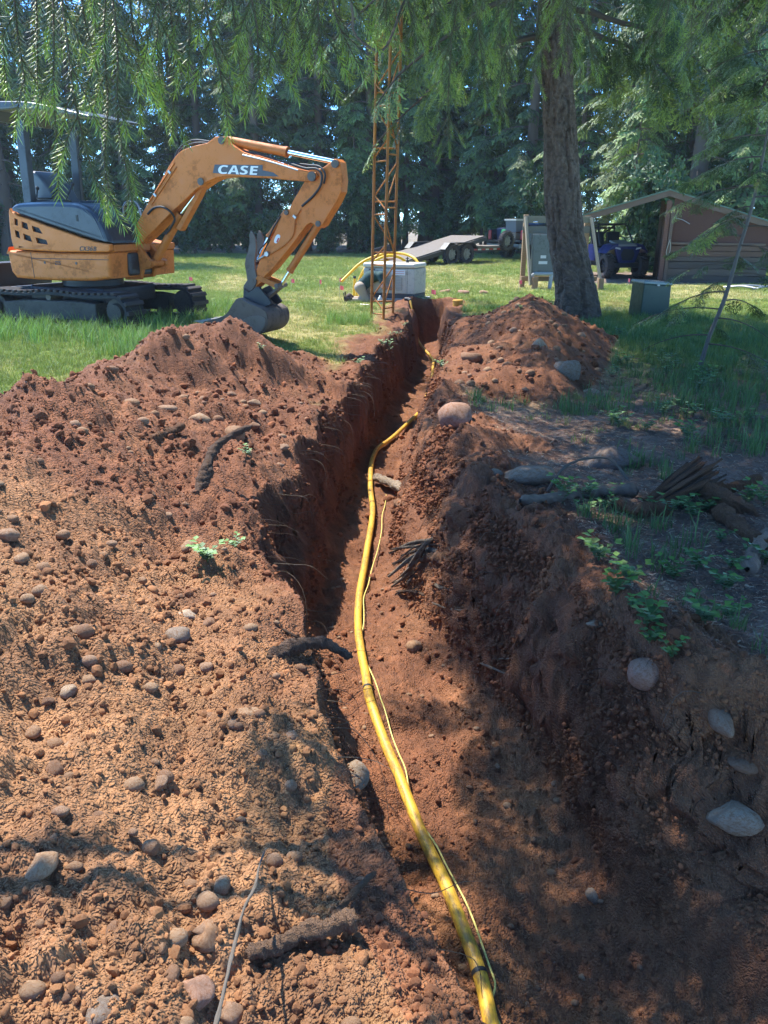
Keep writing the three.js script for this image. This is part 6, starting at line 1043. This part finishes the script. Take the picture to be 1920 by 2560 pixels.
  for (let k = 0; k < 90; k++) { const d = 0.95 + 5.5 * Math.pow(R(), 1.7), q = surface(0, d), x = mix(Math.max(-1.9, -0.62 * d - 0.2), q.xl - 0.05, R()), r = 0.014 + 0.012 * R() * (1 + d * 0.3); stone(x, groundAt(x, -d), -d, 2 * r, 1.6 * r, stoneMats[k % 4], L, Gp, 5400 + k, cobbleGeos[k % 5]); }
  for (let k = 0; k < 50; k++) { const t = R(), d = 7.2 + 3.6 * t, x = table(RIDGE_R, d) + (R() - 0.5) * 1.7 * (1.1 - 0.5 * t); const r = 0.02 + 0.04 * R(); stone(x, groundAt(x, -d), -d, 2 * r, 1.7 * r, stoneMats[k % 4], 'brown stone stuck in the slope of the shaded heap', 'stones in the shaded heap', 5600 + k, cobbleGeos[k % 5]); }
}
// ---------------------------------------------------------------- loose crumbs of earth and gravel
{
  const R = rng(99), sets = [[], [], [], [], []], c = [0, 0, 0];
  for (let k = 0; k < 105000; k++) {
    const d = 0.75 * Math.pow(13 / 0.75, R()), x = (R() * 2 - 1) * (0.58 * d + 0.35), s = surface(x, d);
    if (s.soil < 0.6) continue;
    const patch = noise2(x * 2.1 + 7, d * 2.1) + 0.5 * noise2(x * 6, d * 6);
    if (R() > (s.kind === 2 ? 0.75 : 0.5) + 0.5 * patch) continue;
    const big = Math.pow(R(), 7), r = (0.0019 + 0.01 * big * big) * (0.55 + 0.42 * Math.min(d, 6)) * (0.7 + 0.6 * R()) * (s.trench > 0.9 ? 0.8 : 1);
    groundColour(x, d, s, s.h, c); const v = 0.85 + 0.5 * R(), pebble = R() < 0.05 ? 1.3 : 1;
    sets[Math.floor(R() * 5)].push({ m: place(V(x, s.h + rough(x, d, s) + r * 0.25, -d), quat(R() * 6, R() * 6, R() * 6), V(r, r * (0.6 + 0.4 * R()), r * (0.7 + 0.4 * R()))), c: new THREE.Color(c[0] * v * pebble, c[1] * v * pebble, c[2] * v * pebble) });
  }
  for (let k = 0; k < 60000; k++) {                               // crumbs clinging to the cut faces
    const d = 1.3 * Math.pow(13 / 1.3, R()), q = surface(0, d), x = R() < 0.75 ? mix(q.xr, q.fr, R()) : mix(q.xl, q.fl, R()), s = surface(x, d); if (s.kind !== 1) continue;
    if (R() > 0.75 + 0.5 * noise3(x * 3, s.h * 4, d * 3)) continue;
    const r = (0.002 + 0.009 * Math.pow(R(), 7)) * (0.5 + 0.35 * Math.min(d, 6)), side = x > (s.xl + s.xr) / 2 ? -1 : 1; groundColour(x, d, s, s.h, c); const v = 0.85 + 0.45 * R();
    sets[Math.floor(R() * 4)].push({ m: place(V(x + side * 0.035 * R(), s.h + 0.01 * R(), -d), quat(R() * 6, R() * 6, R() * 6), V(r, r * (0.6 + 0.4 * R()), r * (0.7 + 0.4 * R()))), c: new THREE.Color(c[0] * v, c[1] * v, c[2] * v) });
  }
  for (let k = 0; k < 7000; k++) {                                // bigger clods, half sunk
    const d = 0.85 * Math.pow(11 / 0.85, R()), x = (R() * 2 - 1) * (0.58 * d + 0.3), s = surface(x, d); if (s.soil < 0.7 || s.trench > 0.9 && R() < 0.7) continue;
    if (R() > 0.25 + 0.75 * noise2(x * 3.3 + 40, d * 3.3)) continue;
    const r = (0.007 + 0.016 * R() * R()) * (0.6 + 0.3 * Math.min(d, 6)); groundColour(x, d, s, s.h, c); const v = 0.8 + 0.35 * R();
    sets[Math.floor(R() * 3)].push({ m: place(V(x, s.h + rough(x, d, s) + r * 0.1, -d), quat(R() * 6, R() * 6, R() * 6), V(r, r * (0.6 + 0.4 * R()), r * (0.7 + 0.4 * R()))), c: new THREE.Color(c[0] * v, c[1] * v, c[2] * v) });
  }
  const crumbMat = std(1, 1, 1, 1, { map: rockTex }), crumbGeo = cobbleGeos.map((g, i) => { if (i > 3) return g; const q = rockGeo(360 + i, 1, true).toNonIndexed(); q.computeVertexNormals(); return q; });
  sets.forEach((l, i) => { const o = scatter('soil_crumbs', crumbGeo[i], crumbMat, l, null, i < 3 ? 'loose crumbs of reddish earth strewn over the dug soil' : 'loose fine gravel strewn over the dug soil', i < 3 ? 'loose soil' : 'gravel'); });
}
console.log('stones', performance.now());
// ---------------------------------------------------------------- roots, sticks and rotten wood
const fibre = (r, g, b) => std(r, g, b, 1, { map: rep(barkTint, 5, 1), bumpMap: rep(barkBump, 5, 1), bumpScale: 0.012 }), rootMat = fibre(0.15, 0.09, 0.058), paleWood = fibre(0.36, 0.27, 0.19), rotWood = fibre(0.27, 0.13, 0.065), greyTwig = std(0.11, 0.09, 0.07, 1);
const lift = (pts, k) => pts.map(([x, y, z]) => [x, y + k, z]);
function root(name, pts, r0, r1, mat, label, cat, seed = 3, seg = 60) { return single(name, taperTube(pts, (t) => mix(r0, r1, t) * (1 + 0.12 * Math.sin(t * 19 + seed)) * (t < 0.03 || t > 0.97 ? 0.35 : 1), seg, 14, 0.3, seed), mat, label, cat); }
root('root', [[-1.01, 0.2, -3.86], [-0.99, 0.3, -4.0], [-0.96, 0.4, -4.16], [-0.88, 0.45, -4.24], [-0.76, 0.5, -4.28]], 0.04, 0.016, rootMat, 'dark splintered root standing up out of the dirt heap', 'root');
root('bark_slab', lift([[-1.36, 0.38, -4.3], [-1.31, 0.39, -4.44], [-1.24, 0.4, -4.6]], 0.02), 0.035, 0.02, rotWood, 'flat reddish piece of bark lying on the dirt heap', 'bark', 5);
root('stick', [[-0.285, 0.19, -1.42], [-0.29, 0.2, -1.36], [-0.283, 0.24, -1.26], [-0.288, 0.28, -1.17], [-0.285, 0.31, -1.08], [-0.28, 0.34, -0.98], [-0.275, 0.37, -0.88], [-0.27, 0.4, -0.78]], 0.0024, 0.004, greyTwig, 'thin grey stick leaning over the stony dirt in front', 'stick');
root('curled_root', lift([[-0.33, 0.07, -2.59], [-0.42, 0.09, -2.63], [-0.5, 0.11, -2.57], [-0.5, 0.13, -2.44], [-0.46, 0.12, -2.38], [-0.39, 0.11, -2.38]], 0.015), 0.006, 0.008, rootMat, 'thin root curled in a loop on the trench lip', 'root');
root('root', lift([[-0.42, 0.09, -2.4], [-0.34, 0.08, -2.5], [-0.24, 0.06, -2.56], [-0.12, 0.02, -2.52]], 0.02), 0.035, 0.014, rootMat, 'black broken root lying across the trench lip by the looped root', 'root', 8);
root('root', lift([[-0.3, 0.11, -1.19], [-0.24, 0.1, -1.21], [-0.19, 0.09, -1.25], [-0.13, 0.09, -1.27], [-0.06, 0.08, -1.3]], 0.02), 0.016, 0.022, fibre(0.26, 0.15, 0.085), 'thick dirt-caked root lying beside the thin grey stick', 'root', 9);
root('root', lift([[-0.12, 0.06, -1.32], [-0.07, 0.06, -1.4], [-0.02, 0.05, -1.47]], 0.015), 0.01, 0.006, fibre(0.24, 0.14, 0.08), 'short brown root on the heap edge above the dirt-caked root', 'root', 11);
root('log', [[-0.1, -0.64, -6.8], [0.06, -0.6, -6.5], [0.18, -0.5, -6.0], [0.36, -0.42, -5.6]], 0.035, 0.045, paleWood, 'pale bare log slanting from the trench wall to the pipe', 'log', 12);
root('log', [[0.1, -0.5, -5.7], [0.22, -0.4, -5.3], [0.36, -0.3, -4.95], [0.52, -0.22, -4.7]], 0.035, 0.075, rotWood, 'broken root butt with a white torn end in the trench wall', 'root', 13);
root('log', [[0.26, -0.36, -4.36], [0.36, -0.32, -4.22], [0.46, -0.27, -4.1], [0.6, -0.2, -4.0]], 0.035, 0.05, rotWood, 'orange brown root stub poking from the trench wall', 'root', 14);
root('root', [[0.28, -0.4, -4.05], [0.36, -0.39, -3.96], [0.5, -0.36, -3.88]], 0.012, 0.014, paleWood, 'short pale root peg sticking out of the trench wall', 'root', 15);
root('root', lift([[0.08, -0.66, -4.42], [0.18, -0.6, -4.3], [0.27, -0.53, -4.1], [0.38, -0.46, -3.9], [0.46, -0.42, -3.8]], 0.02), 0.012, 0.006, rootMat, 'long thin dark root trailing down the trench wall onto the floor', 'root', 16);
root('root', lift([[0.28, -0.5, -3.96], [0.36, -0.48, -3.85], [0.47, -0.42, -3.71]], 0.02), 0.006, 0.005, paleWood, 'thin wavy pale root below the root peg in the wall', 'root', 17);
root('root', lift([[0.5, -0.58, -3.42], [0.6, -0.48, -3.16], [0.7, -0.38, -2.92], [0.8, -0.28, -2.7]], 0.03), 0.006, 0.004, paleWood, 'long thin pale root hanging across the right trench wall', 'root', 18);
root('root', lift([[0.58, -0.5, -3.33], [0.64, -0.38, -3.15], [0.74, -0.24, -3.0]], 0.03), 0.004, 0.003, paleWood, 'fine forked root above the long pale root on the wall', 'root', 19);
root('log', lift([[0.76, 0.13, -3.98], [0.96, 0.09, -4.12], [1.27, 0.05, -4.36], [1.57, 0.03, -4.43]], 0.02), 0.026, 0.04, wood(0.24, 0.17, 0.12), 'long weathered branch lying on the ground beside the stump', 'branch', 20);
root('branch', [[0.95, 0.08, -4.25], [1.15, 0.2, -4.5], [1.4, 0.22, -4.55], [1.5, 0.12, -4.4]], 0.008, 0.008, greyTwig, 'thin arched bare branch above the long weathered branch', 'branch', 21);
root('rotten_wood', [[1.34, 0.05, -4.26], [1.44, 0.06, -4.08], [1.56, 0.05, -4.1], [1.66, 0.04, -4.14]], 0.03, 0.045, rotWood, 'orange rotten log piece among green sprigs', 'log', 22);
root('rotten_wood', [[2.02, 0.04, -4.46], [2.2, 0.05, -4.5], [2.38, 0.1, -4.55]], 0.035, 0.025, rotWood, 'rotten root stretching away from behind the stump', 'log', 23);
root('rotten_wood', [[1.93, 0.05, -4.1], [1.95, 0.04, -3.85], [1.99, 0.03, -3.62]], 0.05, 0.03, rotWood, 'crumbling brown log in front of the stump', 'log', 24);
root('rotten_wood', [[1.72, 0.06, -3.26], [1.9, 0.04, -3.55], [2.08, 0.04, -3.8]], 0.04, 0.03, wood(0.3, 0.2, 0.14), 'pale rotten log beside the leafy clump by the bank', 'log', 25);
{ // splintered roots bundle in the wall and the rotten stump
  const R = rng(31), o = thing('root_cluster', 'bundle of splintered roots bursting from the right trench wall', 'roots', [0.36, -0.4, -4.4]);
  for (let k = 0; k < 26; k++) { const a = R() * 1.6 - 0.8, l = 0.12 + 0.22 * R(), y = (R() - 0.5) * 0.3; M(o, 'splinter', taperTube([[0.1, y, -0.5 * (R() - 0.5)], [-l * 0.5, y + 0.03 * (R() - 0.5), a * 0.1], [-l, y - 0.06 - 0.1 * R(), a * 0.25]], (t) => (0.012 + 0.01 * (k % 3)) * (1 - 0.75 * t), 8, 6, 0.2, k), k % 3 ? paleWood : rootMat); }
  const s = thing('rotten_stump', 'jagged rotten brown stump lying on its side among green sprigs', 'stump', [1.8, 0.0, -4.35]);
  const ax = V(0.86, 0.42, -0.3).normalize(), ay = V(-0.4, 0.9, 0.1), az = V(0.3, 0.05, 0.95);
  for (let k = 0; k < 70; k++) {                                  // slivers of decayed wood round a hollow core
    const a = k * 2.4, rr = 0.02 + 0.075 * R(), l0 = -0.28 + 0.12 * R(), l1 = 0.1 + 0.16 * R(), P = (l, f) => [ax.x * l + (ay.x * Math.cos(a) + az.x * Math.sin(a)) * rr * f, 0.1 + ax.y * l + (ay.y * Math.cos(a) + az.y * Math.sin(a)) * rr * f, ax.z * l + (ay.z * Math.cos(a) + az.z * Math.sin(a)) * rr * f];
    M(s, 'sliver', taperTube([P(l0, 0.5), P((l0 + l1) / 2, 0.95), P(l1, 1.25)], (t) => (0.008 + 0.006 * (k % 3)) * (t > 0.9 ? 0.5 : 1), 12, 6, 0.5, k), k % 5 ? rotWood : rootMat);
  }
  for (let k = 0; k < 4; k++) M(s, 'root_arm', taperTube([[0.1, 0.12, 0], [0.16 + 0.05 * k, 0.05, 0.1 + 0.04 * k], [0.12 + 0.09 * k, -0.03, 0.22]], (t) => mix(0.05, 0.02, t), 24, 10, 0.4, k), rotWood);
  const hair = thing('fine_roots', 'fringe of fine torn roots hanging along the left trench lip', 'roots', [0, 0, 0]);
  for (let k = 0; k < 90; k++) { const d = 1.2 + 10 * Math.pow(R(), 0.9), q = surface(0, d), x = q.xl + 0.02 + 0.05 * R(), y = surface(q.xl - 0.03, d).h - 0.02 - 0.3 * R() * R(), l = 0.06 + 0.16 * R(), a = (R() - 0.5) * 3.2, fall = R() < 0.45 ? 1 : 0.25; M(hair, 'rootlet', taperTube([[x - 0.06, y + 0.01, -d], [x + 0.03, y, -d - 0.02 * a], [x + 0.03 + l * 0.5, y - l * 0.25 * fall + 0.02 * R(), -d + l * 0.4 * a], [x + 0.03 + l * (1 - 0.6 * fall * 0.6), y - l * fall, -d + l * 0.8 * a]], (t) => 0.0028 * (0.7 + R() * 0.1) * (1 - 0.7 * t), 9, 4), R() < 0.5 ? paleWood : rootMat); }
  const hair2 = thing('fine_roots', 'scattered fine roots poking out of the shaded right trench wall', 'roots', [0, 0, 0]);
  for (let k = 0; k < 70; k++) { const d = 1.9 + 8 * Math.pow(R(), 1.1), q = surface(0, d), u = R() * 0.6, x = mix(q.xr, q.fr, u), y = groundAt(x, -d), l = 0.05 + 0.13 * R(), a = (R() - 0.5) * 2; M(hair2, 'rootlet', taperTube([[x + 0.04, y, -d], [x - l * 0.45, y + 0.03 * R(), -d + l * 0.3 * a], [x - l * 0.8, y - l * (0.3 + 0.5 * R()), -d + l * 0.7 * a]], (t) => 0.0026 * (1 - 0.7 * t), 7, 4), R() < 0.85 ? rootMat : paleWood); }
}
// ---------------------------------------------------------------- sprigs, grass and litter
const sprigMat = leafMat(0.4, 0.7);
function sprig(seed, h, n) {
  const R = rng(seed), F = new Faces(), st = [];
  for (let b = 0; b < n; b++) {
    const az = R() * 6.28, l = h * (0.6 + 0.5 * R()), lean = 0.25 + 0.4 * R(), p = (t) => V(Math.cos(az) * lean * l * t * t, l * t * (1 - 0.2 * t), Math.sin(az) * lean * l * t * t);
    st.push(taperTube([p(0), p(0.5), p(1)], (t) => 0.0022 * (1 - 0.5 * t), 6, 4));
    for (let k = 0; k < 3; k++) for (const s of [-1, 1]) { const t = 0.4 + 0.3 * k + 0.2 * (R() - 0.5), q = p(t), a = az + s * (1.2 - 0.3 * t) + (R() - 0.5) * 0.8, d = V(Math.cos(a), 0.25 + 0.3 * (R() - 0.5), Math.sin(a)).normalize(), sd = V(-d.z, 0.2 * (R() - 0.5), d.x).normalize(), v = 0.75 + 0.5 * R(), young = t > 0.85 ? 1.5 : 1, c = [0.09 * v * young, 0.2 * v * young, 0.035 * v]; F.leaf(q, d, (0.034 + 0.016 * R()) * (h / 0.14), (0.015 + 0.006 * R()) * (h / 0.14), sd, c, c); }
  }
  const g = new THREE.Group(); mesh('stem', mergeGeometries(st), std(0.1, 0.13, 0.04, 0.8), g).userData.kind = 'stuff'; mesh('leaves', F.build(), sprigMat, g).userData.kind = 'stuff'; return g;
}
{
  const R = rng(19), kinds = [sprig(1, 0.115, 6), sprig(2, 0.09, 5), sprig(3, 0.13, 7)], first = [0, 0, 0];
  const near = [[1.04, -4.16], [1.35, -4.38], [1.47, -4.49], [1.14, -4.04], [1.65, -4.11], [1.79, -4.25], [2.09, -4.35], [2.17, -4.28], [2.29, -4.29], [1.76, -4.05], [0.98, -3.16], [1.03, -2.87], [0.98, -2.66], [0.98, -2.49], [0.97, -2.42], [1.02, -2.34], [1.5, -3.31], [1.37, -3.24], [1.27, -2.65], [1.45, -2.84], [1.54, -2.92], [1.68, -3.34], [1.9, -3.44], [1.86, -3.5], [1.95, -3.42], [1.56, -3.13], [1.07, -4.2], [1.8, -3.74], [0.95, -2.79], [1.2, -4.3], [1.3, -4.15], [1.9, -4.2], [1.56, -4.2]];
  const far = []; for (let k = 0; k < 46; k++) { const d = 5.6 + 6 * R(), x = 1.9 + (0.58 * d - 1.7) * R(); if (surface(x, d).soil < 0.4) far.push([x, -d]); }
  const edge = [[0.06, -10.51], [0.05, -10.6], [0.1, -11.28], [0.32, -12.6], [-0.02, -10.3], [0.62, -8.1], [1.77, -10.14], [1.7, -10.3], [-0.8, -3.14], [-0.73, -3.43], [-1.16, -7.23], [-0.3, -8.86], [-0.85, -4.51], [0.2, -11.8]];
  const put = (x, z, label, group, sc) => { const k = Math.floor(R() * 3); let o = kinds[k]; if (first[k]++) o = copyOf(o); else { o.name = numbered('leafy_sprig'); scene.add(o); } o.position.set(x, groundAt(x, z) - 0.005, z); o.rotation.y = R() * 6.28; o.scale.setScalar(sc * (0.75 + 0.5 * R())); tag(o, label, 'plant', group); };
  near.forEach(([x, z]) => put(x, z, 'green leafy sprig growing on needle litter around the rotten stump', 'sprigs around the stump', 1));
  far.forEach(([x, z]) => put(x, z, 'low leafy plant in the shaded grass beyond the boulders', 'plants in the shaded grass', 1.25));
  edge.forEach(([x, z]) => put(x, z, 'green weed clinging to the bare earth of trench or heap', 'weeds on the bare earth', 0.9));
}
function tuft(seed, blades, h, spread, c0, c1) {
  const R = rng(seed), F = new Faces();
  for (let k = 0; k < blades; k++) {
    const az = R() * 6.28, l = h * (0.5 + 0.6 * R()), r = spread * Math.sqrt(R()), a2 = R() * 6.28, o = V(Math.cos(a2) * r, -0.005, Math.sin(a2) * r), lean = 0.15 + 0.5 * R(), m = R(), v = 0.75 + 0.5 * R(), c = [mix(c0[0], c1[0], m) * v, mix(c0[1], c1[1], m) * v, mix(c0[2], c1[2], m) * v], w = 0.0016 + 0.0014 * R() + h * 0.006, s = V(-Math.sin(az), 0, Math.cos(az));
    const P = (t, sd) => { const b = lean * t * t * l; return F.v(o.x + Math.cos(az) * b + s.x * sd, o.y + l * t * (1 - 0.25 * lean * t), o.z + Math.sin(az) * b + s.z * sd, c); };
    const a = P(0, -w), b = P(0, w), e = P(0.55, -w * 0.8), f = P(0.55, w * 0.8), g = P(1, 0); F.tri(a, b, f); F.tri(a, f, e); F.tri(e, f, g);
  }
  return F.build();
}
{
  const R = rng(23), grassMat = leafMat(0.4, 0.75);
  const short = [tuft(1, 14, 0.07, 0.06, [0.21, 0.33, 0.045], [0.37, 0.43, 0.09]), tuft(2, 14, 0.06, 0.07, [0.28, 0.35, 0.06], [0.5, 0.45, 0.17])], tall = [tuft(3, 16, 0.26, 0.06, [0.13, 0.27, 0.04], [0.25, 0.38, 0.07]), tuft(4, 12, 0.2, 0.05, [0.12, 0.25, 0.04], [0.22, 0.34, 0.07])], shade = tuft(5, 11, 0.17, 0.04, [0.1, 0.19, 0.04], [0.17, 0.27, 0.07]);
  const A = [[], []], B = [[], []], C = [];
  const put = (list, x, d, s) => list.push({ m: place(V(x, surface(x, d).h, -d), quat(0, R() * 6.28, 0), V(s, s * (0.7 + 0.6 * R()), s)), c: new THREE.Color().setScalar(0.8 + 0.4 * R()) });
  for (let k = 0; k < 90000; k++) {                               // the lawn, sparser and coarser with distance
    const d = 5.5 * Math.pow(42 / 5.5, Math.pow(R(), 0.8)), x = (R() * 2 - 1) * (0.6 * d + 0.5), q = surface(x, d); if (q.soil > 0.25 + 0.4 * R()) continue;
    if (x > 0.6 && d < 11.5 && R() > 0.25 * sstep(5, 11.5, d) + (x > 3.2 && d > 9 ? 0.6 : 0)) continue;
    if (d > 21.5 && d < 27 && x > 5 && x < 10.6) continue;
    const dry = noise2(x * 0.5 + 8, d * 0.33) + noise2(x * 2.1, d * 1.3) * 0.6 + (R() - 0.5) * 0.5; if (dry > 0.5 && R() < 0.5) continue;
    put(A[dry > 0.05 ? 1 : 0], x, d, 0.7 + 0.5 * R() + 0.035 * Math.max(0, d - 12));
  }
  for (let k = 0; k < 4200; k++) {                                // long grass between heap and excavator, around its tracks
    const d = 6 + 7.5 * R(), x = -2.2 - (0.6 * d - 1.2) * R(), q = surface(x, d); if (q.soil > 0.3) continue;
    const den = 0.25 + 0.9 * noise2(x * 0.8 + 4, d * 0.8) + (d > 9 && d < 10.8 ? 0.35 : 0); if (R() > den) continue;
    put(B[k & 1], x, d, 0.7 + 0.5 * R());
  }
  for (let k = 0; k < 500; k++) { const a = [[-3.3, 12.4], [-3.6, 10.5], [0.9, 15.3], [1.7, 15.2], [-0.3, 13.2], [5, 13.4]][k % 6], x = a[0] + (R() - 0.5) * 1.3, d = a[1] + (R() - 0.5) * 0.8; if (surface(x, d).soil < 0.4) put(B[k & 1], x, d, 0.6 + 0.4 * R()); }
  for (let k = 0; k < 9000; k++) {                                // thin grass on the shaded litter
    const d = 2.4 + 11 * R(), x = 0.8 + (0.62 * d - 0.4) * R(), q = surface(x, d); if (q.soil > 0.35) continue;
    const den = -0.12 + 0.55 * sstep(4, 8, d) + 0.55 * noise2(x * 1.6, d * 1.6 + 20); if (R() > den) continue;
    put(C, x, d, 0.5 + 0.7 * R());
  }
  scatter('lawn_grass', short[0], grassMat, A[0], null, 'short bright green grass of the sunny lawn', 'grass'); scatter('dry_grass', short[1], grassMat, A[1], null, 'short yellowing grass of the sunny lawn', 'grass');
  scatter('tall_grass', tall[0], grassMat, B[0], null, 'long green grass standing around the excavator tracks', 'grass'); scatter('tall_grass', tall[1], grassMat, B[1], null, 'long fine grass standing around the excavator tracks', 'grass');
  scatter('shade_grass', shade, grassMat, C, null, 'thin dark grass growing in the tree shade on needle litter', 'grass');
  const lit = []; for (let k = 0; k < 42000; k++) { const d = 2.2 * Math.pow(10.5 / 2.2, R()), x = 0.7 + (0.62 * d) * R(), q = surface(x, d); if (q.soil > 0.75) continue; const l = (0.012 + 0.035 * R() * R()) * (0.8 + 0.1 * d), v = 0.5 + 0.9 * R(); lit.push({ m: place(V(x, q.h + rough(x, d, q) + 0.004, -d), quat((R() - 0.5) * 0.6, R() * 6.28, (R() - 0.5) * 0.6), V(l, 0.0012 + l * 0.03, 0.0014 + l * 0.05 * (R() < 0.1 ? 3 : 1))), c: (R() < 0.3 ? new THREE.Color(0.42 * v, 0.31 * v, 0.2 * v) : new THREE.Color(0.3 * v, 0.16 * v, 0.1 * v)) }); }
  scatter('needle_litter', new THREE.BoxGeometry(1, 1, 1), std(1, 1, 1, 1), lit, null, 'brown needles and twigs littering the shaded ground', 'litter');
}
console.log('ground cover', performance.now());
scene.traverse((o) => { if (o.isMesh) { o.castShadow = true; o.receiveShadow = true; } });
renderer.render(scene, camera);
